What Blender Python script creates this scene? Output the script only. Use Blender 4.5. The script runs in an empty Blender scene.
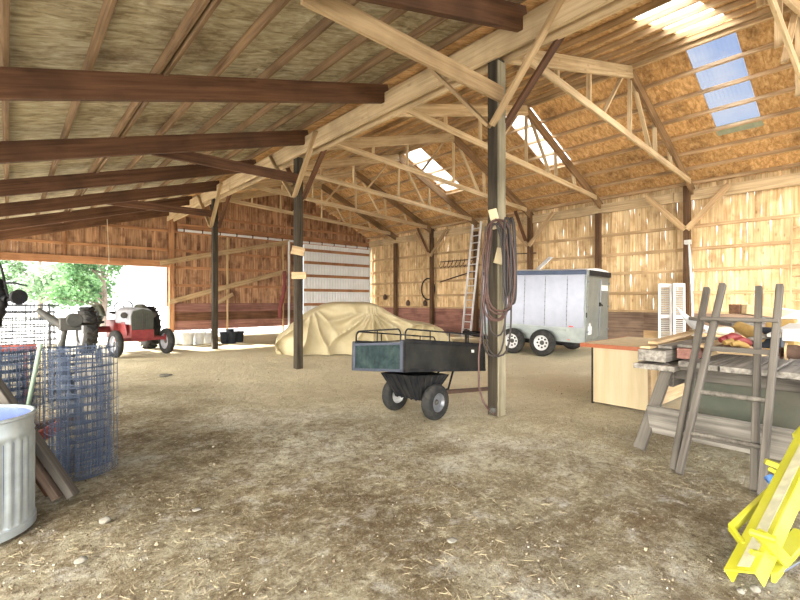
import bpy, bmesh, math, random
from mathutils import Vector as V, Matrix as M4, noise, Euler
R = random.Random(7)
sc = bpy.context.scene
COL = sc.collection
PI = math.pi
# ------------------------------------------------------------------ camera
F, YAW, CH = 442.0, 0.725, 1.4
S_, C_ = math.sin(YAW), math.cos(YAW)
cam = bpy.data.objects.new('camera', bpy.data.cameras.new('camera'))
COL.objects.link(cam)
cam.location = (0, 0, CH)
cam.rotation_euler = (PI / 2, 0, -YAW)
cam.data.lens = F / 800 * 36
cam.data.sensor_width = 36
cam.data.clip_start = 0.05
cam.data.clip_end = 500
sc.camera = cam

# survey helpers: photograph measurements -> metres in the barn
def gp(px, py, z=0.0):
    d = F * (CH - z) / (py - 300); l = (px - 400) / F * d
    return V((d * S_ + l * C_, d * C_ - l * S_, z))
def xp(px, py, X):
    k = (px - 400) / F; d = X / (S_ + k * C_)
    return V((X, d * (C_ - k * S_), CH + (300 - py) / F * d))
def yp(px, py, Y):
    k = (px - 400) / F; d = Y / (C_ - k * S_)
    return V((d * (S_ + k * C_), Y, CH + (300 - py) / F * d))

# ------------------------------------------------------------------ materials
def new_mat(name):
    m = bpy.data.materials.new(name); m.use_nodes = True
    nt = m.node_tree; nt.nodes.clear()
    out = nt.nodes.new('ShaderNodeOutputMaterial')
    b = nt.nodes.new('ShaderNodeBsdfPrincipled')
    nt.links.new(b.outputs[0], out.inputs[0])
    return m, nt, b, out
def N(nt, t, **kw):
    n = nt.nodes.new(t)
    for k, v in kw.items():
        if k.startswith('i_'):
            n.inputs[k[2:].replace('_', ' ')].default_value = v
        else:
            setattr(n, k, v)
    return n
def ramp(nt, fac, stops):
    r = nt.nodes.new('ShaderNodeValToRGB')
    els = r.color_ramp.elements
    while len(els) < len(stops): els.new(0.5)
    for e, (p, c) in zip(els, stops):
        e.position = p; e.color = (*c, 1) if len(c) == 3 else c
    nt.links.new(fac, r.inputs[0])
    return r.outputs[0]
def mixc(nt, fac, a, b, blend='MIX'):
    m = nt.nodes.new('ShaderNodeMix'); m.data_type = 'RGBA'; m.blend_type = blend
    for sock, val in ((m.inputs[0], fac), (m.inputs[6], a), (m.inputs[7], b)):
        if hasattr(val, 'is_linked'): nt.links.new(val, sock)
        elif isinstance(val, (int, float)): sock.default_value = val
        else: sock.default_value = (*val, 1)
    return m.outputs[2]
def math_(nt, op, a, b=None, clamp=False):
    m = nt.nodes.new('ShaderNodeMath'); m.operation = op; m.use_clamp = clamp
    for i, v in enumerate((a, b)):
        if v is None: continue
        if hasattr(v, 'is_linked'): nt.links.new(v, m.inputs[i])
        else: m.inputs[i].default_value = v
    return m.outputs[0]
def bump(nt, b, h, s=0.3, d=0.01):
    n = N(nt, 'ShaderNodeBump'); n.inputs['Strength'].default_value = s; n.inputs['Distance'].default_value = d
    nt.links.new(h, n.inputs['Height']); nt.links.new(n.outputs[0], b.inputs['Normal'])

def wood(name, dark, light, axis=0, grain=22, along=0.9, rough=0.82, vary=0.22, blotch=None, blot_amt=0.45, blot_scale=1.6, knots=0.35):
    m, nt, b, out = new_mat(name)
    tc = N(nt, 'ShaderNodeTexCoord'); mp = N(nt, 'ShaderNodeMapping')
    sc_ = [grain] * 3; sc_[axis] = along
    mp.inputs['Scale'].default_value = sc_
    nt.links.new(tc.outputs['Object'], mp.inputs['Vector'])
    oi = N(nt, 'ShaderNodeObjectInfo')
    off = N(nt, 'ShaderNodeVectorMath', operation='ADD')
    cmb = N(nt, 'ShaderNodeCombineXYZ')
    sh = math_(nt, 'MULTIPLY', oi.outputs['Random'], 37.0)
    at0 = N(nt, 'ShaderNodeAttribute', attribute_name='tone')
    sh2 = math_(nt, 'MULTIPLY', at0.outputs['Fac'], 91.0)
    sh3 = math_(nt, 'ADD', sh, sh2)
    for i in range(3): nt.links.new(sh3, cmb.inputs[i])
    nt.links.new(mp.outputs[0], off.inputs[0]); nt.links.new(cmb.outputs[0], off.inputs[1])
    n1 = N(nt, 'ShaderNodeTexNoise'); n1.inputs['Scale'].default_value = 1.0; n1.inputs['Detail'].default_value = 6
    n1.inputs['Roughness'].default_value = 0.62; n1.inputs['Distortion'].default_value = 0.35
    nt.links.new(off.outputs[0], n1.inputs['Vector'])
    col = ramp(nt, n1.outputs[0], [(0.3, dark), (0.68, light)])
    n2 = N(nt, 'ShaderNodeTexNoise'); n2.inputs['Scale'].default_value = blot_scale; n2.inputs['Detail'].default_value = 4
    off2 = N(nt, 'ShaderNodeVectorMath', operation='ADD')
    nt.links.new(tc.outputs['Object'], off2.inputs[0]); nt.links.new(cmb.outputs[0], off2.inputs[1])
    nt.links.new(off2.outputs[0], n2.inputs['Vector'])
    bl = blotch or tuple(c * 0.5 for c in dark)
    f2 = ramp(nt, n2.outputs[0], [(0.47, (0, 0, 0)), (0.68, (1, 1, 1))])
    f2 = math_(nt, 'MULTIPLY', f2, blot_amt)
    col = mixc(nt, f2, col, bl)
    if knots:
        vo = N(nt, 'ShaderNodeTexVoronoi'); vo.inputs['Scale'].default_value = 3.2
        mp2 = N(nt, 'ShaderNodeMapping'); s2 = [2.0] * 3; s2[axis] = 0.8; mp2.inputs['Scale'].default_value = s2
        nt.links.new(off2.outputs[0], mp2.inputs[0]); nt.links.new(mp2.outputs[0], vo.inputs['Vector'])
        kf = ramp(nt, vo.outputs['Distance'], [(0.05, (1, 1, 1)), (0.16, (0, 0, 0))])
        col = mixc(nt, math_(nt, 'MULTIPLY', kf, knots), col, tuple(c * 0.35 for c in dark))
    hs = N(nt, 'ShaderNodeHueSaturation')
    v = math_(nt, 'MULTIPLY_ADD', oi.outputs['Random'], vary)
    nt.nodes[-1].inputs[2].default_value = 1 - vary / 2
    v2 = math_(nt, 'ADD', v, at0.outputs['Fac'])
    nt.links.new(v2, hs.inputs['Value']); nt.links.new(col, hs.inputs['Color'])
    nt.links.new(hs.outputs[0], b.inputs['Base Color'])
    b.inputs['Roughness'].default_value = rough
    b.inputs['Specular IOR Level'].default_value = 0.25
    bump(nt, b, n1.outputs[0], 0.35, 0.006)
    return m

def plain(name, col, rough=0.6, metal=0.0, vary=0.12, scale=8.0, dirt=None, dirt_amt=0.4, bumps=0.0, spec=0.4):
    m, nt, b, out = new_mat(name)
    tc = N(nt, 'ShaderNodeTexCoord')
    n = N(nt, 'ShaderNodeTexNoise'); n.inputs['Scale'].default_value = scale; n.inputs['Detail'].default_value = 5
    nt.links.new(tc.outputs['Object'], n.inputs['Vector'])
    c = ramp(nt, n.outputs[0], [(0.3, tuple(x * (1 - vary) for x in col)), (0.7, tuple(min(1, x * (1 + vary)) for x in col))])
    if dirt:
        n2 = N(nt, 'ShaderNodeTexNoise'); n2.inputs['Scale'].default_value = scale * 0.45; n2.inputs['Detail'].default_value = 7
        n2.inputs['Roughness'].default_value = 0.7
        nt.links.new(tc.outputs['Object'], n2.inputs['Vector'])
        f = ramp(nt, n2.outputs[0], [(0.45, (0, 0, 0)), (0.66, (1, 1, 1))])
        c = mixc(nt, math_(nt, 'MULTIPLY', f, dirt_amt), c, dirt)
    nt.links.new(c, b.inputs['Base Color'])
    b.inputs['Roughness'].default_value = rough; b.inputs['Metallic'].default_value = metal
    b.inputs['Specular IOR Level'].default_value = spec
    if bumps: bump(nt, b, n.outputs[0], bumps, 0.01)
    return m

W = {}
W['truss'] = wood('truss_pine', (.36, .25, .13), (.66, .52, .33), vary=.2, blot_amt=.25)
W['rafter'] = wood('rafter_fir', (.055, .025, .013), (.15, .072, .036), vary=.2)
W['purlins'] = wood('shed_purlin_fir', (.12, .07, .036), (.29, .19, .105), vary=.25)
W['purlin'] = wood('purlin_fir', (.28, .175, .085), (.60, .44, .27), vary=.25)
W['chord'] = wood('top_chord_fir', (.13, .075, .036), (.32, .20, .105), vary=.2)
W['header'] = wood('header_fir', (.36, .25, .13), (.60, .46, .28), vary=.1)
W['post'] = wood('post_weathered', (.014, .011, .007), (.078, .06, .039), axis=2, vary=.15)
W['postlit'] = wood('post_lit_face', (.14, .12, .075), (.33, .29, .195), vary=.1)  # light on the near post's right face put into the colour
W['wallpost'] = wood('wall_post_dark', (.05, .026, .013), (.15, .082, .04), axis=2, vary=.2)
W['brace'] = wood('brace_pine', (.28, .18, .09), (.50, .36, .20), vary=.3)
W['boardr'] = wood('pale_wall_board', (.40, .25, .105), (.82, .63, .37), axis=2, grain=16, along=.8, vary=.05, blotch=(.28, .14, .05), blot_amt=.55, blot_scale=2.6, knots=.6)
W['boardb'] = wood('red_wall_board', (.15, .066, .031), (.48, .285, .155), axis=2, grain=20, along=.9, vary=.05, blotch=(.085, .032, .016), blot_amt=.75, blot_scale=2.2, knots=.6)
W['girt'] = wood('wall_girt', (.34, .21, .10), (.60, .43, .24), vary=.2)
W['girtb'] = wood('red_wall_girt', (.25, .11, .05), (.44, .23, .11), vary=.2)
W['kick'] = wood('kick_board', (.11, .07, .05), (.27, .19, .135), vary=.4, blot_amt=.5)
W['kickred'] = wood('red_kick_board', (.16, .07, .055), (.33, .17, .13), vary=.4, blot_amt=.5)
W['grey'] = wood('grey_plank', (.085, .075, .062), (.29, .265, .225), vary=.25, knots=.5, blot_amt=.5)
W['lad'] = wood('ladder_wood', (.052, .044, .036), (.155, .137, .112), vary=.2, knots=.2, blot_amt=.4)
W['tan'] = wood('tan_board', (.36, .24, .12), (.58, .43, .25), vary=.25)
W['cream'] = wood('cream_plywood', (.46, .365, .215), (.57, .475, .31), axis=2, grain=9, along=.7, vary=.05, knots=0, blot_amt=.12)
W['edge'] = plain('red_brown_edge', (.30, .085, .03), .5)
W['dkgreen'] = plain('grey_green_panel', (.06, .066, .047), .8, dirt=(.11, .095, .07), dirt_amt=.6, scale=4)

def sheathing(name, dark, mid, light, stain, stain_amt, ax):
    m, nt, b, out = new_mat(name)
    tc = N(nt, 'ShaderNodeTexCoord'); mp = N(nt, 'ShaderNodeMapping')
    s = [9.0, 9.0, 9.0]; s[ax] = 1.0
    mp.inputs['Scale'].default_value = s
    at = N(nt, 'ShaderNodeAttribute', attribute_name='tone')
    off = N(nt, 'ShaderNodeVectorMath', operation='ADD'); cmb = N(nt, 'ShaderNodeCombineXYZ')
    sh = math_(nt, 'MULTIPLY', at.outputs['Fac'], 71.0)
    for i in range(3): nt.links.new(sh, cmb.inputs[i])
    nt.links.new(tc.outputs['Object'], off.inputs[0]); nt.links.new(cmb.outputs[0], off.inputs[1])
    nt.links.new(off.outputs[0], mp.inputs[0])
    n1 = N(nt, 'ShaderNodeTexNoise'); n1.inputs['Scale'].default_value = 1.6; n1.inputs['Detail'].default_value = 7
    n1.inputs['Roughness'].default_value = .65; n1.inputs['Distortion'].default_value = .7
    nt.links.new(mp.outputs[0], n1.inputs['Vector'])
    col = ramp(nt, n1.outputs[0], [(.3, dark), (.5, mid), (.7, light)])
    n2 = N(nt, 'ShaderNodeTexNoise'); n2.inputs['Scale'].default_value = 1.1; n2.inputs['Detail'].default_value = 8; n2.inputs['Roughness'].default_value = .7
    nt.links.new(off.outputs[0], n2.inputs['Vector'])
    f = ramp(nt, n2.outputs[0], [(.52, (0, 0, 0)), (.68, (1, 1, 1))])
    col = mixc(nt, math_(nt, 'MULTIPLY', f, stain_amt), col, stain)
    hs = N(nt, 'ShaderNodeHueSaturation'); nt.links.new(col, hs.inputs['Color'])
    nt.links.new(math_(nt, 'ADD', at.outputs['Fac'], 1.0), hs.inputs['Value'])
    nt.links.new(hs.outputs[0], b.inputs['Base Color']); b.inputs['Roughness'].default_value = .85
    b.inputs['Specular IOR Level'].default_value = .2
    return m
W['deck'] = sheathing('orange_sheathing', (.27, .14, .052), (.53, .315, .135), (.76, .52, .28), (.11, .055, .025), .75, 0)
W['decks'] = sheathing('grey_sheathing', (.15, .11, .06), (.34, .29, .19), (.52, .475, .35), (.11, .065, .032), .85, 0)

A = {}
A['galv'] = plain('galvanised', (.54, .60, .61), .42, .65, .10, 12, (.38, .42, .41), .5)
A['galvin'] = plain('tank_blue_inside', (.11, .15, .32), .5, .3, .2, 9, (.32, .36, .46), .5)
A['wire'] = plain('wire_blue_grey', (.085, .11, .16), .5, .55)
A['wire2'] = plain('wire_pale', (.10, .105, .11), .55, .4)
A['blackm'] = plain('black_metal', (.013, .0135, .015), .6, .1, .2, 10, (.05, .045, .037), .5, spec=.12)
A['cartside'] = plain('cart_grey_panel', (.012, .0125, .0115), .5, .0, .2, 5, (.042, .04, .033), .5, spec=.15)
A['carttail'] = plain('cart_green_tail', (.010, .021, .022), .55, .0, .4, 16, (.05, .075, .062), .45, spec=.12)
A['cartedge'] = plain('cart_edge_metal', (.035, .04, .055), .4, .4, .15, 10)
A['rubber'] = plain('tyre_rubber', (.022, .022, .021), .8, 0, .2, 20, (.07, .062, .05), .45, spec=.12)
A['rimw'] = plain('white_rim', (.50, .50, .49), .4, .1)
A['rimg'] = plain('grey_rim', (.15, .155, .165), .4, .4, .1, 10)
A['alu'] = plain('aluminium', (.17, .176, .20), .3, .65, .06, 5)
A['alud'] = plain('dull_aluminium', (.19, .21, .20), .42, .5, .1, 6, (.32, .34, .29), .35)
A['whitep'] = plain('white_paint', (.60, .60, .59), .5, 0, .05)
A['whited'] = plain('dusty_white', (.50, .49, .46), .7, 0, .08, 6, (.5, .46, .36), .3)
A['ladalu'] = plain('bright_ladder_aluminium', (.74, .75, .76), .4, .35)
A['canbrown'] = plain('brown_can_paint', (.16, .075, .045), .6)
A['darkblue'] = plain('dark_blue_trim', (.035, .05, .085), .35, .3)
A['red'] = plain('red_paint', (.185, .022, .022), .5, .1, .2, 9, (.2, .06, .05), .4)
A['redlens'] = plain('red_lens', (.55, .03, .02), .3)
A['hood'] = plain('grey_hood', (.22, .22, .245), .5, .1, .08, 7, (.4, .38, .33), .3)
A['grille'] = plain('grille_grey_green', (.065, .07, .05), .5, .2, .15, 10)
A['yellow'] = plain('yellow_paint', (.44, .425, .022), .42, .0, .1, 7, (.55, .5, .10), .35)
A['yellowworn'] = plain('yellow_worn_face', (.50, .48, .30), .6, .0, .2, 14, (.40, .38, .27), .7)
A['hosered'] = plain('hose_red_brown', (.066, .030, .021), .5, 0, .25, 15)
A['hosedark'] = plain('hose_dark', (.022, .015, .012), .5, 0, .25, 15)
A['stone'] = plain('pale_stone', (.19, .175, .14), .9, 0, .2, 15, bumps=.4)
A['rust'] = plain('rusty_iron', (.10, .06, .04), .8, .3, .3, 12, (.09, .06, .05), .5)
A['rustred'] = plain('faded_red_iron', (.40, .10, .07), .65, .1, .25, 8, (.22, .1, .08), .5)
A['greyiron'] = plain('grey_iron', (.055, .055, .048), .7, .2, .2, 12, (.12, .10, .08), .5)
A['pipe'] = plain('grey_pipe', (.50, .50, .47), .5, .4)
A['darkpot'] = plain('dark_pot', (.022, .026, .034), .6, 0, .2, spec=.15)
A['whitepot'] = plain('white_pot', (.74, .75, .75), .5, 0, .1)
A['cloth'] = plain('red_cloth', (.17, .045, .04), .9)
A['rope'] = plain('rope', (.46, .40, .28), .9)
A['cream'] = plain('cream_foam', (.72, .66, .50), .9, 0, .12, 12)
A['mustard'] = plain('mustard_cloth', (.30, .19, .06), .9, 0, .2, 12)
A['bark'] = plain('bark', (.15, .12, .09), .9, 0, .3, 8, bumps=.5)
A['blue'] = plain('blue_tool', (.05, .13, .32), .5)
A['doorw'] = plain('white_corrugated', (.72, .73, .72), .5, .1, .05, 3, (.55, .53, .48), .3)
A['green'] = plain('faded_green_handle', (.28, .36, .26), .6)

def tarp_mat():
    m, nt, b, out = new_mat('canvas_cover')
    tc = N(nt, 'ShaderNodeTexCoord')
    n = N(nt, 'ShaderNodeTexNoise'); n.inputs['Scale'].default_value = 2.2; n.inputs['Detail'].default_value = 6
    nt.links.new(tc.outputs['Object'], n.inputs['Vector'])
    c = ramp(nt, n.outputs[0], [(.3, (.36, .295, .165)), (.7, (.47, .40, .25))])
    nt.links.new(c, b.inputs['Base Color']); b.inputs['Roughness'].default_value = .62
    b.inputs['Specular IOR Level'].default_value = .35
    return m
A['tarp'] = tarp_mat()

def leaf_mat(name, a, b_):
    m, nt, b, out = new_mat(name)
    tc = N(nt, 'ShaderNodeTexCoord'); n = N(nt, 'ShaderNodeTexNoise'); n.inputs['Scale'].default_value = 1.5
    nt.links.new(tc.outputs['Object'], n.inputs['Vector'])
    c = ramp(nt, n.outputs[0], [(.35, a), (.65, b_)])
    nt.links.new(c, b.inputs['Base Color']); b.inputs['Roughness'].default_value = .6
    tr = N(nt, 'ShaderNodeBsdfTranslucent'); nt.links.new(c, tr.inputs[0])
    mx = N(nt, 'ShaderNodeMixShader'); mx.inputs[0].default_value = .35
    nt.links.new(b.outputs[0], mx.inputs[1]); nt.links.new(tr.outputs[0], mx.inputs[2]); nt.links.new(mx.outputs[0], out.inputs[0])
    return m
A['leaf'] = leaf_mat('maple_leaf', (.05, .12, .045), (.13, .25, .09))
A['leafpale'] = leaf_mat('pale_leaf', (.13, .22, .11), (.24, .35, .19))

def panel_mat(name, tint, trans_amt, trans_col):
    m, nt, b, out = new_mat(name)
    nt.nodes.remove(b)
    t = N(nt, 'ShaderNodeBsdfTransparent'); t.inputs[0].default_value = (*tint, 1)
    l = N(nt, 'ShaderNodeBsdfTranslucent'); l.inputs[0].default_value = (*trans_col, 1)
    mx = N(nt, 'ShaderNodeMixShader'); mx.inputs[0].default_value = trans_amt
    nt.links.new(t.outputs[0], mx.inputs[1]); nt.links.new(l.outputs[0], mx.inputs[2])
    g = N(nt, 'ShaderNodeBsdfGlossy'); g.inputs['Roughness'].default_value = .15
    mx2 = N(nt, 'ShaderNodeMixShader'); mx2.inputs[0].default_value = .04
    nt.links.new(mx.outputs[0], mx2.inputs[1]); nt.links.new(g.outputs[0], mx2.inputs[2])
    nt.links.new(mx2.outputs[0], out.inputs[0])
    return m
A['clear'] = panel_mat('tinted_clear_panel', (.17, .19, .23), .02, (.6, .6, .6))  # dark tint added to dim the sky seen through the sheet
A['milky'] = panel_mat('milky_fibreglass', (.6, .6, .6), .75, (.92, .92, .88))

def floor_mat():
    m, nt, b, out = new_mat('dirt_floor')
    tc = N(nt, 'ShaderNodeTexCoord')
    def noise_(scale, detail=6, rough=.6, dist=0, vec=None):
        n = N(nt, 'ShaderNodeTexNoise'); n.inputs['Scale'].default_value = scale; n.inputs['Detail'].default_value = detail
        n.inputs['Roughness'].default_value = rough; n.inputs['Distortion'].default_value = dist
        nt.links.new(vec or tc.outputs['Object'], n.inputs['Vector']); return n.outputs[0]
    big = noise_(.62, 5, .62, .5)
    mid = noise_(2.3, 8, .72, .6)
    fin = noise_(26, 8, .75)
    col = ramp(nt, big, [(.38, (.165, .13, .075)), (.48, (.345, .30, .195)), (.56, (.46, .42, .305)), (.66, (.60, .57, .48))])
    f = ramp(nt, mid, [(.42, (0, 0, 0)), (.62, (1, 1, 1))])
    col = mixc(nt, math_(nt, 'MULTIPLY', f, .75), col, (.17, .12, .062))
    m3 = noise_(9.5, 8, .78, .4)
    f = ramp(nt, m3, [(.40, (1, 1, 1)), (.52, (0, 0, 0))])
    col = mixc(nt, math_(nt, 'MULTIPLY', f, .65), col, (.13, .09, .045))
    f = ramp(nt, m3, [(.55, (0, 0, 0)), (.66, (1, 1, 1))])
    col = mixc(nt, math_(nt, 'MULTIPLY', f, .45), col, (.70, .64, .46))
    mid2 = noise_(4.1, 8, .8, .3)
    f = ramp(nt, mid2, [(.53, (0, 0, 0)), (.64, (1, 1, 1))])
    col = mixc(nt, math_(nt, 'MULTIPLY', f, .6), col, (.52, .49, .42))
    f = ramp(nt, fin, [(.36, (1, 1, 1)), (.47, (0, 0, 0))])
    col = mixc(nt, math_(nt, 'MULTIPLY', f, .75), col, (.10, .07, .045))
    f = ramp(nt, fin, [(.56, (0, 0, 0)), (.66, (1, 1, 1))])
    col = mixc(nt, math_(nt, 'MULTIPLY', f, .55), col, (.68, .62, .50))
    # stretched straw streaks
    mp = N(nt, 'ShaderNodeMapping'); mp.inputs['Scale'].default_value = (9, 34, 1); mp.inputs['Rotation'].default_value = (0, 0, .6)
    nt.links.new(tc.outputs['Object'], mp.inputs[0])
    st = noise_(1.6, 4, .6, 1.2, mp.outputs[0])
    f = ramp(nt, st, [(.60, (0, 0, 0)), (.68, (1, 1, 1))])
    col = mixc(nt, math_(nt, 'MULTIPLY', f, .45), col, (.62, .53, .34))
    nt.links.new(col, b.inputs['Base Color']); b.inputs['Roughness'].default_value = .95
    b.inputs['Specular IOR Level'].default_value = .1
    h = math_(nt, 'MULTIPLY_ADD', mid, 2.0); nt.links.new(fin, nt.nodes[-1].inputs[2])
    # damp near earth; hall paled by dry chaff and skylight brightness put into colour
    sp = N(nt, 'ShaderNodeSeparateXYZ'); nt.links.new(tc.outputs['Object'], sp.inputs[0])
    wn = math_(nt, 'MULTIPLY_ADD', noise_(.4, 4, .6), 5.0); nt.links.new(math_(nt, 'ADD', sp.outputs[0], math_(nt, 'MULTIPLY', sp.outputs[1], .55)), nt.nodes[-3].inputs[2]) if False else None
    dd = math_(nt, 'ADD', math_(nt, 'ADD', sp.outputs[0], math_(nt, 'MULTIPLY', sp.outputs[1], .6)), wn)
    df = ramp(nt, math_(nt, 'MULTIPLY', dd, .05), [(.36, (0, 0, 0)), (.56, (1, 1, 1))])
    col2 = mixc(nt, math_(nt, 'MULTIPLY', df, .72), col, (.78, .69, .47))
    # pale gravel yard, brightened as an added reflector for the shed ceiling
    ax_ = math_(nt, 'MAXIMUM', math_(nt, 'ADD', sp.outputs[1], -18.0), math_(nt, 'MAXIMUM', math_(nt, 'SUBTRACT', -2.9, sp.outputs[0]), math_(nt, 'ADD', sp.outputs[0], -14.1)))
    gf = math_(nt, 'MULTIPLY', ax_, 2.0, True)
    col2 = mixc(nt, gf, col2, (.66, .64, .60))
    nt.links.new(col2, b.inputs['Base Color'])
    bump(nt, b, h, 1.0, .05)
    return m
A['dirt'] = floor_mat()

# ------------------------------------------------------------------ mesh helpers
def frame(p0, p1, up=V((0, 0, 1))):
    x = (V(p1) - V(p0)); L = x.length; x.normalize()
    up = V(up)
    if abs(x.dot(up)) > .985: up = V((0, 1, 0)) if abs(x.y) < .9 else V((1, 0, 0))
    y = up.cross(x).normalized(); z = x.cross(y)
    m = M4((x, y, z)).transposed().to_4x4(); m.translation = V(p0)
    return m, L
class MB:
    def __init__(s): s.v = []; s.f = []; s.t = []; s.m = []
    def add(s, vs, fs, M=None, tone=0.0, mi=0):
        o = len(s.v)
        s.v.extend([(M @ V(p)) if M else V(p) for p in vs])
        s.f.extend([tuple(i + o for i in f) for f in fs]); s.t.extend([tone] * len(fs)); s.m.extend([mi] * len(fs))
        return s
    def box(s, lo, hi, M=None, tone=0.0, mi=0):
        (a, b, c), (d, e, f) = lo, hi
        vs = [(a, b, c), (d, b, c), (d, e, c), (a, e, c), (a, b, f), (d, b, f), (d, e, f), (a, e, f)]
        return s.add(vs, [(0, 3, 2, 1), (4, 5, 6, 7), (0, 1, 5, 4), (1, 2, 6, 5), (2, 3, 7, 6), (3, 0, 4, 7)], M, tone, mi)
    def beam(s, p0, p1, w, h, up=(0, 0, 1), tone=0.0, mi=0):
        m, L = frame(p0, p1, up)
        return s.box((0, -w / 2, -h / 2), (L, w / 2, h / 2), m, tone, mi)
    def tube(s, pts, r, n=8, closed=False, tone=0.0, mi=0):
        pts = [V(p) for p in pts]; k = len(pts)
        rs = r if isinstance(r, (list, tuple)) else [r] * k
        tan = []
        for i in range(k):
            a = pts[(i - 1) % k] if (closed or i) else pts[0]
            b = pts[(i + 1) % k] if (closed or i < k - 1) else pts[-1]
            d = b - a; tan.append(d.normalized() if d.length > 1e-9 else V((0, 0, 1)))
        u = tan[0].orthogonal().normalized(); vs = []
        for i in range(k):
            u = (u - tan[i] * u.dot(tan[i]))
            u = u.normalized() if u.length > 1e-6 else tan[i].orthogonal().normalized()
            w = tan[i].cross(u)
            for j in range(n):
                a = 2 * PI * j / n
                vs.append(pts[i] + (u * math.cos(a) + w * math.sin(a)) * rs[i])
        fs = []
        for i in range(k if closed else k - 1):
            for j in range(n):
                a = i * n + j; b = i * n + (j + 1) % n; c = ((i + 1) % k) * n + (j + 1) % n; d = ((i + 1) % k) * n + j
                fs.append((a, b, c, d))
        if not closed:
            fs.append(tuple(range(n - 1, -1, -1))); fs.append(tuple((k - 1) * n + j for j in range(n)))
        return s.add(vs, fs, None, tone, mi)
    def lathe(s, prof, n=24, M=None, tone=0.0, closed=False, mi=0):
        vs = []; fs = []; k = len(prof)
        for r, z in prof:
            for j in range(n):
                a = 2 * PI * j / n; vs.append((r * math.cos(a), r * math.sin(a), z))
        for i in range(k if closed else k - 1):
            for j in range(n):
                fs.append((i * n + j, i * n + (j + 1) % n, ((i + 1) % k) * n + (j + 1) % n, ((i + 1) % k) * n + j))
        if not closed:
            if prof[0][0] > 1e-4: fs.append(tuple(range(n - 1, -1, -1)))
            if prof[-1][0] > 1e-4: fs.append(tuple((k - 1) * n + j for j in range(n)))
        return s.add(vs, fs, M, tone, mi)
    def prism(s, poly, d0, d1, M=None, tone=0.0, mi=0):
        n = len(poly)
        vs = [(x, y, d0) for x, y in poly] + [(x, y, d1) for x, y in poly]
        fs = [tuple(range(n - 1, -1, -1)), tuple(range(n, 2 * n))] + [(i, (i + 1) % n, n + (i + 1) % n, n + i) for i in range(n)]
        return s.add(vs, fs, M, tone, mi)
    def build(s, name, mat, parent=None, M=None, bevel=0, smooth=False, solid=0, fix=True):
        me = bpy.data.meshes.new(name)
        me.from_pydata([tuple(p) for p in s.v], [], s.f)
        for mm in (mat if isinstance(mat, (list, tuple)) else [mat]): me.materials.append(mm)
        if any(s.m):
            for p, k in zip(me.polygons, s.m): p.material_index = k
        if any(s.t):
            a = me.attributes.new('tone', 'FLOAT', 'FACE')
            a.data.foreach_set('value', s.t)
        if fix or bevel:
            bm = bmesh.new(); bm.from_mesh(me)
            bmesh.ops.remove_doubles(bm, verts=bm.verts, dist=1e-6)
            if fix: bmesh.ops.recalc_face_normals(bm, faces=bm.faces)
            if bevel: bmesh.ops.bevel(bm, geom=bm.edges[:], offset=bevel, segments=1, affect='EDGES', clamp_overlap=True)
            bm.to_mesh(me); bm.free()
        if smooth:
            for p in me.polygons: p.use_smooth = True
            try: me.set_sharp_from_angle(angle=math.radians(smooth if smooth > 1 else 40))
            except Exception: pass
        o = bpy.data.objects.new(name, me); COL.objects.link(o)
        if parent: o.parent = parent
        if M is not None: o.matrix_local = M
        if solid:
            md = o.modifiers.new('solid', 'SOLIDIFY'); md.thickness = solid; md.offset = 0
        return o
def tag(o, label=None, cat=None, group=None, kind=None):
    for k, v in (('label', label), ('category', cat), ('group', group), ('kind', kind)):
        if v: o[k] = v
    return o
def empty(name, loc=(0, 0, 0), rz=0.0, label=None, cat=None, group=None):
    o = bpy.data.objects.new(name, None); COL.objects.link(o)
    o.location = loc; o.rotation_euler = (0, 0, rz); o.empty_display_size = .1
    return tag(o, label, cat, group)
def member(name, p0, p1, w, h, mat, parent=None, up=(0, 0, 1), bevel=.004):
    """one sawn timber from p0 to p1, its own object with local X along the grain"""
    m, L = frame(p0, p1, up)
    mb = MB(); mb.box((0, -w / 2, -h / 2), (L, w / 2, h / 2))
    return mb.build(name, mat, parent, m, bevel)
def copy_tree(o, parent=None):
    c = o.copy(); COL.objects.link(c); c.parent = parent
    for ch in list(o.children): copy_tree(ch, c)
    return c
RX = M4.Rotation(PI / 2, 4, 'X'); RY = M4.Rotation(PI / 2, 4, 'Y')
def T(x, y, z): return M4.Translation((x, y, z))

# ------------------------------------------------------------------ barn layout (metres)
XH, XW, YB = 4.466, 13.80, 17.90          # header row, right wall, back wall
RXG, RZ = 9.60, 6.33                      # ridge
SL, SR = .287, .438
def deckz(X): return RZ - SR * (X - RXG) if X > RXG else RZ - SL * (RXG - X)
PY = [3.27, 8.2, 13.12]
WY = [3.76, 6.14, 8.52, 10.9, 13.29, 15.67]
TY = [1.03, 3.65, 6.1, 8.5, 10.9, 13.3, 15.7]
RY_ = [2.85, 5.3, 7.75, 10.2, 12.65, 15.1, 17.5]
Y0, Y1 = -3.2, 18.05

# ---- floor
def axis_list(lo, hi, step, far):
    a = [-far, -far * .6, lo - 14, lo - 6, lo - 2.5, lo - 1]
    x = lo
    while x < hi: a.append(x); x += step
    return a + [hi, hi + 1, hi + 2.5, hi + 6, hi + 14, far * .6, far]
xs = axis_list(-3, 14, .11, 90); ys = axis_list(.4, 18.2, .11, 90)
fl = MB()
def gz(x, y):
    if not (-4 < x < 15 and -1 < y < 19): return -.02
    return .016 * noise.noise((x * 1.3, y * 1.3, 0)) + .010 * noise.noise((x * 4.1, y * 4.1, 3)) - .012
fl.v = [V((x, y, gz(x, y))) for y in ys for x in xs]
nx = len(xs)
fl.f = [(j * nx + i, j * nx + i + 1, (j + 1) * nx + i + 1, (j + 1) * nx + i) for j in range(len(ys) - 1) for i in range(nx - 1)]
fl.t = [0.0] * len(fl.f); fl.m = [0] * len(fl.f)
tag(fl.build('floor', A['dirt'], smooth=180), kind='structure')

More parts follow.
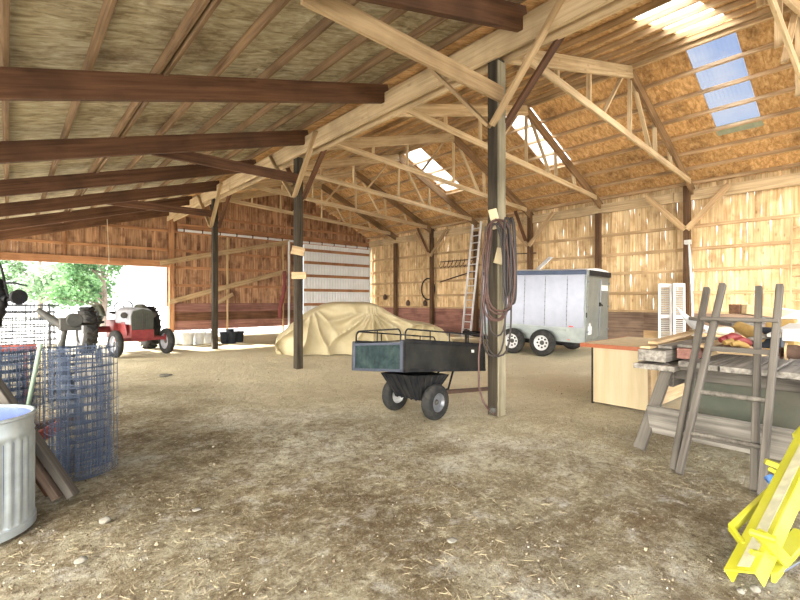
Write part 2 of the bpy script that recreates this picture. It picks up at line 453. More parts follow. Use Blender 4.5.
# ---- roof sheathing with openings for the skylights
SKY = [('window_1', 'R', 9.78, 12.0, 1.95, 2.74, 'clear'), ('window_2', 'R', 9.78, 11.9, 6.12, 6.92, 'milky'),
       ('window_3', 'R', 9.78, 11.9, 10.1, 10.9, 'milky'), ('window_4', 'L', 6.75, 9.42, 1.92, 2.62, 'milky')]
def decking(xa, xb, y0, y1, holes, mat, name, pw=1.22, ph=2.44):
    mb = MB()
    xsb = sorted(set([xa, xb] + [h[0] for h in holes] + [h[1] for h in holes] + [xa + pw * i for i in range(1, int((xb - xa) / pw) + 1)]))
    ysb = sorted(set([y0, y1] + [h[2] for h in holes] + [h[3] for h in holes] + [y0 + ph * i for i in range(1, int((y1 - y0) / ph) + 1)]))
    for i in range(len(xsb) - 1):
        for j in range(len(ysb) - 1):
            a, b, c, d = xsb[i], xsb[i + 1], ysb[j], ysb[j + 1]
            if b - a < 1e-4 or d - c < 1e-4: continue
            if any(h[0] - 1e-4 <= a and b <= h[1] + 1e-4 and h[2] - 1e-4 <= c and d <= h[3] + 1e-4 for h in holes): continue
            za, zb = deckz(a), deckz(b)
            g = .0015
            vs = [(a, c + g, za), (b, c + g, zb), (b, d - g, zb), (a, d - g, za)]
            vs += [(x, y, z + .02) for x, y, z in vs]
            tn = random.Random(int(a / pw) * 131 + int(c / ph) * 17).uniform(-.14, .14)
            mb.add(vs, [(0, 3, 2, 1), (4, 5, 6, 7), (0, 1, 5, 4), (1, 2, 6, 5), (2, 3, 7, 6), (3, 0, 4, 7)], None, tn)
    # roofing above keeps the seams dark
    o = mb.build(name, mat, fix=False)
    return tag(o, kind='structure')
hr = [h[2:6] for h in SKY if h[1] == 'R']; hl = [h[2:6] for h in SKY if h[1] == 'L']
ceil_r = decking(RXG, XW + .25, Y0, Y1, hr, W['deck'], 'ceiling')
ceil_l = decking(XH, RXG, Y0, Y1, hl, W['deck'], 'ceiling')
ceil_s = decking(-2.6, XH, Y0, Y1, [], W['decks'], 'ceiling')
def roofing(xa, xb, holes):
    mb = MB()
    ysb = sorted(set([Y0, Y1] + [h[2] for h in holes] + [h[3] for h in holes]))
    for j in range(len(ysb) - 1):
        c, d = ysb[j], ysb[j + 1]
        spans = [(xa, xb)]
        for h in holes:
            if h[2] <= c + 1e-4 and d <= h[3] + 1e-4: spans = [(xa, h[0]), (h[1], xb)]
        for a, b in spans:
            vs = [(a, c, deckz(a) + .024), (b, c, deckz(b) + .024), (b, d, deckz(b) + .024), (a, d, deckz(a) + .024)]
            vs += [(x, y, z + .02) for x, y, z in vs]
            mb.add(vs, [(0, 3, 2, 1), (4, 5, 6, 7), (0, 1, 5, 4), (1, 2, 6, 5), (2, 3, 7, 6), (3, 0, 4, 7)])
    return mb
roofing(RXG, XW + .3, hr).build('roofing_sheet', A['alud'], ceil_r)
roofing(XH, RXG, hl).build('roofing_sheet', A['alud'], ceil_l)
roofing(-2.7, XH, []).build('roofing_sheet', A['alud'], ceil_s)
# purlins run the length of the barn
def purlin(X, parent, w=.042, h=.095, dx=0, mt='purlin'):
    z = deckz(X) - h / 2 - .002
    nrm = SR if X > RXG else -SL
    up = V((nrm, 0, 1)).normalized()
    o = member('purlin', (X + dx, Y0, z), (X + dx, Y1 - .1, z), w, h, W[mt], parent, up)
i = 0
x = RXG + .12
while x < XW - .1:
    purlin(x, ceil_r); x += .557
x = RXG - .12
while x > XH + .1:
    purlin(x, ceil_l); x -= .583
x = XH - .22
k = 0
while x > -2.5:
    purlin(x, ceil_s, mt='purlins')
    if k == 5: purlin(x, ceil_s, dx=.07, mt='purlins')
    x -= .61; k += 1
# skylight sheets
for nm, side, xa, xb, ya, yb, mk in SKY:
    mb = MB(); n = 40; nu = 2
    e = .04
    xe = xb + (.0 if side == 'R' else e)
    vs = []
    for a in (xa - e, xe + (e if side == 'R' else 0)):
        for j in range(n + 1):
            y = ya - e + (yb - ya + 2 * e) * j / n
            vs.append((a, y, deckz(a) + .056 + .009 * math.cos(2 * PI * (y - ya) / .07)))
    fs = [(j, j + 1, n + 2 + j, n + 1 + j) for j in range(n)]
    mb.add(vs, fs)
    tag(mb.build(nm, A[mk], smooth=180), kind='structure')
# greenish overlap strip under the clear sheet's foot
mb = MB(); n = 40; vs = []
for a in (11.93, 12.22):
    for j in range(n + 1):
        y = 1.93 + .83 * j / n
        vs.append((a, y, deckz(a) - .012 + .008 * math.cos(2 * PI * y / .07)))
mb.add(vs, [(j, j + 1, n + 2 + j, n + 1 + j) for j in range(n)])
o = mb.build('lapped_sheet', plain('green_grey_sheet', (.28, .33, .25), .5), ceil_r, smooth=180)

# ---- walls of boards
def boards(mb, a0, a1, zlo, zhi, plane, wmean=.17, gap=.004, wob=.006, tonev=.2, thick=.02, segs=9, skip=None, rnd=None):
    r = rnd or R
    a = a0
    while a < a1 - .02:
        w = min(wmean * r.uniform(.75, 1.3), a1 - a)
        mid = a + w / 2
        spans = skip(mid) if skip else [(zlo(mid), zhi(mid))]
        tn = r.uniform(-tonev, tonev)
        ph1, ph2 = r.uniform(0, 99), r.uniform(0, 99)
        for z0, z1 in spans:
            if z1 - z0 < .05: continue
            ns = max(2, int(segs * (z1 - z0) / 4))
            L_, R_ = [], []
            for k in range(ns + 1):
                z = z0 + (z1 - z0) * k / ns
                L_.append((a + gap / 2 + wob * max(0, noise.noise((ph1, z * 2.6, 0)) - .15) * 2.6, z))
                R_.append((a + w - gap / 2 - wob * max(0, noise.noise((ph2, z * 2.6, 7)) - .15) * 2.6, z))
            vs = []; fs = []
            for (l, z), (q, _) in zip(L_, R_):
                for t in (0, thick):
                    vs.append(plane(l, z, t)); vs.append(plane(q, z, t))
            for k in range(ns):
                o = k * 4
                fs += [(o, o + 1, o + 5, o + 4), (o + 3, o + 2, o + 6, o + 7), (o + 2, o, o + 4, o + 6), (o + 1, o + 3, o + 7, o + 5)]
            fs += [(0, 2, 3, 1), (ns * 4, ns * 4 + 1, ns * 4 + 3, ns * 4 + 2)]
            mb.add(vs, fs, None, tn)
        a += w
mb = MB()
boards(mb, -1.2, YB, lambda y: 1.0, lambda y: deckz(XW) - .0, lambda a, z, t: (XW + t, a, z), gap=.0012, wob=.016, tonev=.17, segs=30)
wall_r = tag(mb.build('wall_right', W['boardr']), kind='structure')
for z, hh in ((3.38, .09), (2.77, .09), (2.2, .09), (1.6, .09), (1.08, .05)):
    for q in range(4):
        ya = -.6 + q * 4.7; member('girt', (XW - .022, ya, z), (XW - .022, min(ya + 4.69, YB), z), .04, hh, W['girt'], wall_r)
for q in range(4):
    ya = -.6 + q * 4.7
    member('plate_beam', (XW - .13, ya, 4.2), (XW - .13, min(ya + 4.69, YB), 4.2), .07, .28, W['header'], wall_r)
for j, (z0, z1) in enumerate(((0, .27), (.26, .53), (.52, .79), (.78, 1.045))):
    for (ya, yb, mt) in ((0, 4.9, 'kick'), (4.905, 10.2, 'kick'), (10.205, 17.85, 'kickred')):
        member('kick_board', (XW - .03, ya, (z0 + z1) / 2), (XW - .03, yb, (z0 + z1) / 2), .05, z1 - z0, W[mt if not (j == 1 and ya == 0) else 'girt'], wall_r)
# back wall
DX0, DX1, DZ = -.28, 4.36, 2.62
def spans_back(x):
    zt = deckz(x)
    if x < DX0: return [(0, zt)]
    if x < DX1: return [(DZ, zt)]
    if x < 9.75: return [(1.15, zt)]
    if x < 13.6: return [(3.9, zt)]
    return [(0, zt)]
mb = MB()
boards(mb, -2.6, XW + .02, None, None, lambda a, z, t: (a, YB + t, z), gap=.001, wob=.0012, tonev=.24, segs=14, skip=spans_back)
wall_b = tag(mb.build('wall_back', W['boardb']), kind='structure')
for z in (3.25, 3.95, 4.6, 5.3):
    for xa, xb in ((-2.5, 4.38), (4.55, 9.1), (9.2, 13.7)):
        if z < 3.9 and xa > 9: continue
        if z > deckz(xa) - .25: xa = max(xa, RXG - (RZ - z - .3) / SL)
        xb2 = min(xb, RXG + (RZ - z - .3) / SR)
        if xb2 - xa > .3 and z < max(deckz(xa), deckz(xb2)) - .2 and min(deckz(xa), deckz(xb2)) > z + .1:
            member('girt', (xa, YB - .02, z), (xb2, YB - .02, z), .04, .09, W['girtb'], wall_b)
for z in (1.95, 2.62):
    member('girt', (4.5, YB - .02, z), (9.75, YB - .02, z), .04, .1, W['girtb'], wall_b)
member('door_header', (DX0 - .2, YB - .06, DZ + .1), (DX1 + .1, YB - .06, DZ + .1), .1, .24, W['girtb'], wall_b)
for j, (z0, z1) in enumerate(((.27, .61), (.60, .945), (.935, 1.27))):
    member('kick_board', (4.45, YB - .07, (z0 + z1) / 2), (9.9, YB - .07, (z0 + z1) / 2), .05, z1 - z0, W['kickred'] if j != 1 else W['rafter'], wall_b)
for xx in (6.55, 8.95):
    member('wall_stud', (xx, YB - .1, .05), (xx, YB - .1, 3.9), .06, .1, W['girt'], wall_b)
for xx in (DX0 - .06, 4.5):
    member('door_post', (xx, YB - .1, 0), (xx, YB - .1, deckz(xx) - .1), .17, .17, W['girtb'], wall_b)
member('gable_stud', (1.35, YB - .04, DZ + .2), (1.35, YB - .04, deckz(1.35) - .1), .06, .08, W['girtb'], wall_b)
# track over the sliding door
trk = empty('door_track', (9.2, YB - .2, 4.0), 0, 'long horizontal door track with white rail high along the back wall', 'rail')
mb = MB(); mb.box((-4.5, -.035, -.05), (4.5, .03, .03)); mb.build('rail', A['whitep'], trk)
member('cover_board', (-4.5, .07, .16), (4.5, .07, .16), .05, .2, W['girtb'], trk)
for k in range(14):
    mb = MB(); mb.box((-.02, -.05, -.06), (.02, .05, .07)); mb.build('hanger', A['rust'], trk, T(-4.3 + k * .66, 0, 0))
# white sliding door
door = empty('door_1', (0, 0, 0)); tag(door, kind='structure')
mb = MB(); vs = []; n = 150
for z in (.12, 3.93):
    for j in range(n + 1):
        xx = 9.93 + (13.68 - 9.93) * j / n
        vs.append((xx, YB - .12 + .012 * (1 if (j // 2) % 3 else -1), z))
mb.add(vs, [(j, j + 1, n + 2 + j, n + 1 + j) for j in range(n)])
mb.build('door_panel', A['doorw'], door, solid=.004)
for z in (3.66, 3.1, 2.5, 1.85, 1.2, .3):
    member('door_rail', (9.93, YB - .17, z), (13.68, YB - .17, z), .04, .13, W['girtb'], door)
member('door_stile', (13.66, YB - .17, .1), (13.66, YB - .17, 3.95), .06, .1, A['whitep'], door)
# white jamb pole left of the sliding door
o = MB().tube([(0, 0, 0), (0, 0, 3.95)], .045, 10).build('door_jamb_pole', A['whitep'], None, T(9.15, YB - .27, 0), smooth=50)
tag(o, 'white upright pole against the back wall, just left of the white door', 'pole')
# long diagonal braces on the back wall
o = member('diagonal_plank', yp(160, 263, YB - .23), yp(289, 242, YB - .23), .04, .19, W['brace'])
tag(o, 'long tan plank running diagonally across the back wall, upper of the two', 'plank', 'diagonal planks on the back wall')
o = member('diagonal_plank', yp(170, 302, YB - .19), yp(287, 271, YB - .19), .04, .19, W['brace'])
tag(o, 'long tan plank running diagonally across the back wall, the lower of two', 'plank', 'diagonal planks on the back wall')
o = member('diagonal_plank', yp(217, 303, YB - .15), yp(233, 294, YB - .15), .04, .14, W['brace'])
tag(o, 'short tan plank end slanting under the long diagonal planks on the back wall', 'plank', 'diagonal planks on the back wall')
# red cloth strap hanging by the pole
mb = MB(); a = yp(284.5, 271, YB - .4); b = yp(281, 318, YB - .4)
pts = [a.lerp(b, t) + V((.05 * math.sin(t * 6), .03 * math.sin(t * 9), 0)) for t in [i / 14 for i in range(15)]]
mb.tube(pts, [.06 + .035 * math.sin(i * .9) ** 2 + .02 * i / 14 for i in range(15)], 8)
for q in range(3):
    mb.tube([p + V((.07 * (q - 1) * (i / 14), .02 * q, -.02 * q)) for i, p in enumerate(pts)], .035, 6)
tag(mb.build('red_cloth', A['cloth'], smooth=60), 'red cloth strap hanging beside the white pole at the back wall', 'cloth')

# ------------------------------------------------------------------ frame timbers
lab = ['near dark timber post with coiled hoses hung on it, tallest of the centre row',
       'dark timber post in front of the covered car, with two pale board scraps nailed on',
       'slim dark timber post near the tractor, last of the centre row']
posts = []
for i, y in enumerate(PY):
    mb = MB(); s = .073
    mb.box((-s, -s, -.02), (s, s, 4.32))
    p = mb.build('timber_post', W['post'], None, T(XH, y, 0), bevel=.006)
    tag(p, lab[i], 'post', 'centre row of timber posts')
    for sgn in (-1, 1):
        for sx in ((-1, 1) if not (i == 0 and sgn > 0) else (-1,)):
            member('knee_brace', (sx * .105, sgn * .02, 3.5), (sx * .155, sgn * .97, 4.56), .04, .1, W['brace'] if sx < 0 else W['rafter'], p, up=(sx, 0, 0))
    posts.append(p)
# near post's lit right face put on as a pale strip; scraps nailed on
member('lit_face_strip', (.0, -.083, 0), (.0, -.083, 4.28), .146, .02, W['postlit'], posts[0], up=(0, 1, 0))
def scrap(post, c, w, h, tilt, mat=W['tan'], yaw=-YAW):
    mb = MB(); mb.box((-w / 2, -.012, -h / 2), (w / 2, .012, h / 2))
    m = T(*c) @ M4.Rotation(yaw, 4, 'Z') @ M4.Rotation(tilt, 4, 'Y')
    mb.build('nailed_board', mat, post, m, bevel=.003)
def loc(post, v): return V(v) - V(post.location)
scrap(posts[0], (-.11, -.06, 2.37), .10, .24, -.25, W['cream'])
scrap(posts[0], (-.04, -.115, 1.92), .16, .19, .25, W['cream'])
scrap(posts[1], (-.06, -.1, 2.40), .27, .17, .2)
scrap(posts[1], (-.04, -.1, 1.90), .30, .14, 0)
# header over the posts
hd = empty('header_beam', (XH, 0, 4.45), 0, 'long double timber header running along the tops of the centre posts', 'beam'); hd['kind'] = 'thing'
for sx in (-1, 1):
    for ya, yb in ((-1.2, 5.7), (5.702, 11.7), (11.702, YB - .12)):
        member('plank', (sx * .1, ya, 0), (sx * .1, yb, 0), .045, .31, W['header'], hd)
# horizontal ties of the shed
tl = ['horizontal tie timber fixed to the near hose post, reaching up out of the frame', 'horizontal tie timber fixed to the post with pale board scraps', 'horizontal tie timber fixed to the slim post near the tractor']
for i, y in enumerate(PY):
    o = member('tie_timber', (1.75, y - .11, 3.86), (XH - .02, y - .11, 3.86), .045, .19, W['brace'] if i == 0 else W['rafter'])
    tag(o, tl[i], 'beam', 'horizontal ties under the shed roof')
# shed rafters
rl = ['pale-lit shed rafter ending on the header near the hose post', 'dark shed rafter nearest the camera crossing the whole upper left', 'second dark shed rafter from the camera, below the nearest one',
      'third dark shed rafter from the camera', 'fourth dark shed rafter from the camera', 'fifth dark shed rafter from the camera, over the tractor', 'last dark shed rafter, close to the back wall above the opening']
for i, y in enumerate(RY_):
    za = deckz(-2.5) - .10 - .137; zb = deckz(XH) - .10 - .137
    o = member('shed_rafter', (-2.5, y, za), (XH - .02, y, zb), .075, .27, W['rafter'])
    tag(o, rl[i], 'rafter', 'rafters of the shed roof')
# trusses
def truss():
    t = empty('roof_truss', (0, 0, 0))
    tc = lambda X: deckz(X) - .097 - .13
    member('top_chord', (XH + .13, 0, tc(XH + .13)), (RXG, 0, tc(RXG) - .02), .06, .235, W['truss'], t)
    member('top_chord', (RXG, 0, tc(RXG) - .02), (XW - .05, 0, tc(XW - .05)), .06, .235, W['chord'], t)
    bz = lambda X: 4.93 - .058 * (X - 5.6)
    member('bottom_chord', (5.5, -.055, bz(5.5)), (13.25, -.055, bz(13.25)), .045, .13, W['truss'], t)
    for a, za, b, zb in ((6.7, 0, 6.7, 1), (7.83, 0, 7.83, 1), (8.3, 0, 9.35, 1), (9.65, 0, 9.65, 1), (10.85, 0, 9.85, 1), (11.1, 0, 11.05, 1), (12.2, 0, 12.0, 1)):
        p = V((a, .055, bz(a) + .03)); q = V((b, .055, tc(b) - .02))
        member('web', p, q, .04, .085, W['truss'], t, up=(0, 1, 0))
    return t
t0 = truss()
tlab = ['pale roof truss at the upper right corner, closest to the camera', 'pale roof truss beside the clear skylight, its white bottom chord sloping right', 'roof truss just beyond the hose post, ending above the trailer', 'roof truss third behind the hose post, chord running to the left of it',
        'roof truss in the middle of the far hall, before the far skylight', 'roof truss next to last before the back wall', 'dark roof truss nearest the back wall, above the white door']
for i, y in enumerate(TY):
    t = t0 if i == 0 else copy_tree(t0)
    t.location = (0, y, 0)
    tag(t, tlab[i], 'truss', 'roof trusses of the main hall')
o = member('ridge_board', (RXG, Y0, RZ - .1), (RXG, Y1 - .1, RZ - .1), .05, .18, W['purlin'])
tag(o, 'timber ridge board along the peak of the main hall roof', 'beam')
# wall posts
wl = ['dark wall post with a V of pale braces, behind the workbench', 'plain dark wall post rising above the trailer rear', 'dark wall post with braces just right of the hose post', 'dark wall post hidden behind the hose post and aluminium ladder',
      'dark wall post with a V of braces next to the hanging hoop', 'plain dark wall post nearest the white door corner']
for i, y in enumerate(WY):
    mb = MB(); mb.box((-.075, -.075, -.02), (.075, .075, 4.06 if i % 2 else 4.45))
    p = mb.build('wall_post', W['wallpost'], None, T(XW - .2, y, 0), bevel=.006)
    p['kind'] = 'thing'
    tag(p, wl[i], 'post', 'timber posts along the boarded wall')
    if i % 2 == 0:
        for sg in (-1, 1):
            member('knee_brace', (-.11, sg * .02, 3.28), (-.11, sg * .95, 4.3), .14, .045, W['girt'] if sg > 0 or i == 0 else W['brace'], p, up=(-1, 0, 0))
        if i: member('knee_brace', (-.04, .1, 3.35), (-.75, .1, 4.42), .04, .12, W['rafter'], p, up=(0, 1, 0))

# ------------------------------------------------------------------ wheels
def tyre(parent, c, Rr, w, rim_r, tmat=None, rmat=None, axis=None, hub=True, tread=0, name='wheel', holes=0):
    """wheel root (tyre mesh) with rim + hub under it; axle along local Y"""
    prof = []
    n = 10
    for k in range(n + 1):
        a = -PI / 2 + PI * k / n
        prof.append((rim_r + (Rr - rim_r) * (max(0, math.cos(a)) ** .45), w / 2 * math.sin(a)))
    mb = MB(); M = M4.Rotation(-PI / 2, 4, 'X')
    mb.lathe([(rim_r * .96, -w * .42)] + prof + [(rim_r * .96, w * .42)], 36, M, closed=True)
    if tread:
        for k in range(tread):
            a = 2 * PI * k / tread
            for sg in (-1, 1):
                m = M4.Rotation(a + (.0 if sg > 0 else PI / tread), 4, 'Y') @ T(Rr * 1.0, sg * w * .22, 0) @ M4.Rotation(sg * .7, 4, 'X')
                mb.box((-.03, -w * .27, -.018), (.018, w * .27, .018), m)
    t = mb.build(name, tmat or A['rubber'], parent, T(*c), smooth=35)
    rb = MB()
    rb.lathe([(rim_r, -w * .40), (rim_r * 1.03, -w * .43), (rim_r * .93, -w * .36), (rim_r * .86, -w * .18), (rim_r * .80, -w * .1), (rim_r * .3, -w * .14), (rim_r * .3, w * .14), (rim_r * .80, w * .1), (rim_r * .86, w * .18), (rim_r * .93, w * .36), (rim_r * 1.03, w * .43), (rim_r, w * .40)], 32, M, closed=True)
    rb.build('rim', rmat or A['rimw'], t, smooth=35)
    if hub:
        hb = MB(); hb.lathe([(0, -w * .3), (rim_r * .2, -w * .28), (rim_r * .30, -w * .14), (rim_r * .30, w * .14), (rim_r * .2, w * .28), (0, w * .3)], 16, M)
        hb.build('hub', A['greyiron'], t, smooth=35)
    if holes:
        hb = MB()
        for k in range(holes):
            a = 2 * PI * k / holes
            for sg in (-1, 1):
                m = M4.Rotation(a, 4, 'Y') @ T(rim_r * .58, sg * w * .125, 0) @ M4.Rotation(PI / 2, 4, 'X')
                hb.lathe([(0, -.012), (rim_r * .12, -.012), (rim_r * .12, .012), (0, .012)], 10, m)
        hb.build('rim_openings', A['blackm'], t)
    return t

# ------------------------------------------------------------------ dump cart
cart = empty('dump_cart', (3.72, 3.93, 0), math.radians(4), 'black garden dump cart with pipe rails and two rubber wheels, beside the hose post', 'cart')
for sy in (-.33, .33):
    tyre(cart, (0, sy, .205), .212, .125, .115, rmat=A['rimg'] if sy < 0 else A['rimw'], tread=0)
MB().tube([(0, -.33, .205), (0, .33, .205)], .016, 8).build('axle', A['blackm'], cart)
TL = M4.Translation((-.635, 0, .60)) @ M4.Rotation(math.radians(6.0), 4, 'Y') @ M4.Rotation(math.radians(-5.0), 4, 'X')     # bed frame of reference, tail at x=0
BL, BW, BH = 1.55, .81, .335
def bed(mb, name, mat, bevel=0, smooth=0): return mb.build(name, mat, cart, TL, bevel=bevel, smooth=smooth)
mb = MB(); mb.box((0, -BW / 2, 0), (BL, BW / 2, .025)); bed(mb, 'bed_floor', A['blackm'])
for sy in (-1, 1):
    mb = MB(); y = sy * BW / 2
    mb.box((.03, y - .012, .03), (BL - .02, y + .012, BH - .02))
    for k in range(3):                      # pressed swages
        mb.box((.06, y - .016, .07 + k * .085), (BL - .06, y + .016, .076 + k * .085))
    o = bed(mb, 'side_panel', A['cartside'])
    mb = MB(); mb.box((0, y - .025, BH - .025), (BL, y + .025, BH + .01)); mb.box((0, y - .022, 0), (BL, y + .022, .035))
    mb.box((-.005, y - .022, 0), (.03, y + .022, BH)); mb.box((BL - .03, y - .02, 0), (BL, y + .02, BH))
    mb.build('side_rim', A['blackm'], o, bevel=.003)
mb = MB(); mb.box((.004, -BW / 2 + .03, .03), (.018, BW / 2 - .03, BH - .03)); tail = bed(mb, 'tail_panel', A['carttail'])
mb = MB(); mb.box((-.006, -BW / 2 - .01, 0), (.022, BW / 2 + .01, .03)); mb.box((-.006, -BW / 2 - .01, BH - .045), (.022, BW / 2 + .01, BH - .015))
mb.box((-.006, -BW / 2 - .01, 0), (.022, -BW / 2 + .035, BH)); mb.box((-.006, BW / 2 - .035, 0), (.022, BW / 2 + .01, BH)); mb.build('tail_frame', A['cartedge'], tail, bevel=.003)
mb = MB(); mb.box((BL - .018, -BW / 2 + .02, .02), (BL - .002, BW / 2 - .02, BH - .01)); bed(mb, 'front_panel', A['cartside'])
# pipe rails: one U over each long side and one over the tail
def urail(p, q, h, posts_):
    p, q = V(p), V(q); d = (q - p); L = d.length; d.normalize(); up = V((0, 0, h)); r = .06
    pts = [p, p + up * .55]
    for k in range(1, 6):
        a = PI / 2 * k / 6; pts.append(p + up * 1.0 - V((0, 0, r)) + V((0, 0, r * math.sin(a))) + d * (r - r * math.cos(a)))
    pts2 = [q, q + up * .55]
    for k in range(1, 6):
        a = PI / 2 * k / 6; pts2.append(q + up - V((0, 0, r)) + V((0, 0, r * math.sin(a))) - d * (r - r * math.cos(a)))
    mb = MB(); mb.tube(pts + pts2[::-1], .0095, 7)
    for t in posts_: mb.tube([p + d * L * t, p + d * L * t + up], .008, 6)
    mb.tube([p + up * .12, q + up * .12], .007, 6)
    return mb
for sy in (-1, 1): bed(urail((.04, sy * (BW / 2), BH), (BL - .03, sy * (BW / 2), BH), .13, (.28, .52, .78)), 'pipe_rail', A['blackm'], smooth=60)
bed(urail((.02, -BW / 2 + .05, BH - .02), (.02, BW / 2 - .02, BH - .02), .15, (.5,)), 'pipe_rail', A['blackm'], smooth=60)
# sheet-metal undercarriage hopper
mb = MB()
for y0, y1 in ((-.27, .27),):
    tp = [(-.32, -.27, .54), (.34, -.27, .48), (.34, .27, .48), (-.32, .27, .52)]
    bt = [(-.13, -.2, .22), (.12, -.2, .22), (.12, .2, .22), (-.13, .2, .22)]
    mb.add(tp + bt, [(0, 1, 2, 3), (7, 6, 5, 4), (0, 4, 5, 1), (1, 5, 6, 2), (2, 6, 7, 3), (3, 7, 4, 0)])
for k in range(5):                           # vertical ribs of the pressed sheet
    t = .12 + .19 * k
    a = V(tp[0]).lerp(V(tp[1]), t); b = V(bt[0]).lerp(V(bt[1]), t)
    mb.tube([a + V((0, -.008, 0)), b + V((0, -.008, 0))], .014, 5)
    a = V(tp[3]).lerp(V(tp[0]), t); b = V(bt[3]).lerp(V(bt[0]), t)
    mb.tube([a + V((-.008, 0, 0)), b + V((-.008, 0, 0))], .014, 5)
mb.build('undercarriage', A['blackm'], cart)
mb = MB()
for sy in (-.16, .16): mb.tube([(.12, sy, .24), (.5, sy * .8, .26), (.62, sy * .7, .47)], .014, 7)
mb.tube([(.42, -.14, .26), (.52, 0, .16), (.62, .1, .14)], .012, 6)
mb.build('brace_bar', A['blackm'], cart, smooth=60)
mb = MB(); mb.beam((.05, 0, .24), (1.75, 0, .07), .05, .05); mb.box((1.72, -.05, .03), (1.86, .05, .08)); mb.build('tow_bar', A['rust'], cart)
mb = MB(); mb.box((0, -.004, -.018), (.05, .004, .018)); mb.build('white_label', A['whitep'], cart, TL @ T(1.24, -BW / 2 - .018, .25))
# things riding on the cart rail area
o = MB().lathe([(0, 0), (.045, 0), (.047, .16), (.05, .17), (0, .17)], 14).build('brown_can', A['canbrown'], None, T(*(V((3.72, 3.93, 0)) + V((.62, -.1, .53)))), smooth=40)
tag(o, 'small rusty brown can standing in the black cart by its rail', 'can')

# ------------------------------------------------------------------ covered car
def sst(a, b, x):
    t = max(0, min(1, (x - a) / (b - a))); return t * t * (3 - 2 * t)
def car_cover():
    L = 4.5; HW = .86
    prof = [(0, .50), (.12, .64), (.35, .84), (.55, .99), (.85, 1.18), (1.08, 1.30), (1.3, 1.345), (1.9, 1.36), (2.3, 1.345), (2.55, 1.29), (2.8, 1.13), (3.1, .94), (3.45, .84), (3.9, .77), (4.2, .70), (4.4, .60), (4.5, .46)]
    def hz(x):
        s = 0
        for dx in (-.1, -.05, 0, .05, .1):
            xx = max(0, min(L, x + dx))
            for (a, za), (b, zb) in zip(prof, prof[1:]):
                if xx <= b: s += za + (zb - za) * (xx - a) / (b - a); break
        return s / 5
    def ridge(p): return 1 - 2 * abs(math.sin(p)) ** .7
    nu, nv = 190, 76
    vs = []
    for i in range(nu + 1):
        u = i / nu; x = L * u
        e = min(1, min(u, 1 - u) / .09)
        hw = HW * (1 - (1 - e) ** 2.2 * .42)
        top = hz(x); cab = sst(.93, 1.3, top)
        sh = min(.86, top - .10)
        for j in range(nv + 1):
            v = j / nv * 2 - 1; s = 1 if v > 0 else -1; a = abs(v)
            y0 = hw - .24 * cab - .02            # roof edge
            if a < .36:
                t = a / .36; y = y0 * t; z = top - .035 * t * t - .05 * t ** 8; side = 0
            elif a < .62:
                t = (a - .36) / .26
                y = y0 + (hw - y0) * t ** .8; z = (top - .085) + (sh - (top - .085)) * t; side = t * .45
                y -= .05 * math.sin(PI * t) * cab
            else:
                t = (a - .62) / .38
                y = hw - .06 * t + .20 * t ** 1.6; z = sh * (1 - t); side = .45 + .55 * t
            zz = z
            th1 = math.atan2(x - 2.35, max(.08, 1.12 - zz)); th2 = math.atan2(x - .75, max(.08, 1.25 - zz)); th3 = math.atan2(x - 3.9, max(.08, 1.15 - zz))
            w2 = 1 - sst(.9, 1.7, x); w3 = sst(3.0, 3.6, x); w1 = 1 - w2 - w3
            n_ = noise.noise((x * 1.2, zz * 1.5, 4 + s)) * .9
            f = w1 * ridge(th1 * 7.2 + n_ * 1.6 + .4) + w2 * ridge(th2 * 6.6 + n_ * 1.6 + 1.1) + w3 * ridge(th3 * 6.0 + n_ * 1.6 + 2)
            f2 = w1 * math.sin(th1 * 17 + n_ * 4) + w2 * math.sin(th2 * 15 + n_ * 4) + w3 * math.sin(th3 * 15 + n_ * 3)
            amp = .23 * side ** .85
            y += amp * f + .048 * side * f2
            z += .018 * noise.noise((x * 2.4, y * 2.4, 9)) * (1 if side < .9 else 0)
            z -= .05 * side * (1 - side) * (f < 0) * abs(f)
            # creases over bonnet and screen
            if side < .5: z += .02 * ridge((y * s + x * .55) * 4.2 + n_ * 2) * sst(2.2, 2.8, x) * (.3 + side)
            vs.append((x, y * s, max(z, .012)))
    w = nv + 1
    fs = [(i * w + j, i * w + j + 1, (i + 1) * w + j + 1, (i + 1) * w + j) for i in range(nu) for j in range(nv)]
    for i, sg in ((0, -1), (nu, 1)):
        base = len(vs)
        for r in range(1, 9):
            q = r / 8
            for j in range(w):
                x, y, z = vs[i * w + j]
                vs.append((x + sg * (.15 * math.sin(PI * min(1, q * 1.15)) ** .8 * .9 + .05 * q * ridge(j * .42 + q)), y * (1 + .02 * q), max(.012, z * (1 - q))))
        def idx(r, j, i=i, base=base): return i * w + j if r == 0 else base + (r - 1) * w + j
        for r in range(8):
            for j in range(nv): fs.append((idx(r, j), idx(r, j + 1), idx(r + 1, j + 1), idx(r + 1, j)))
    mb = MB(); mb.add(vs, fs); return mb
o = car_cover().build('covered_car', A['tarp'], None, T(5.45, 10.93, 0) @ M4.Rotation(math.radians(-27.6), 4, 'Z'), smooth=180)
sub = o.modifiers.new('soft', 'SUBSURF'); sub.levels = 1; sub.render_levels = 1
tag(o, 'car under a draped tan canvas cover, in front of the white corrugated door', 'car')

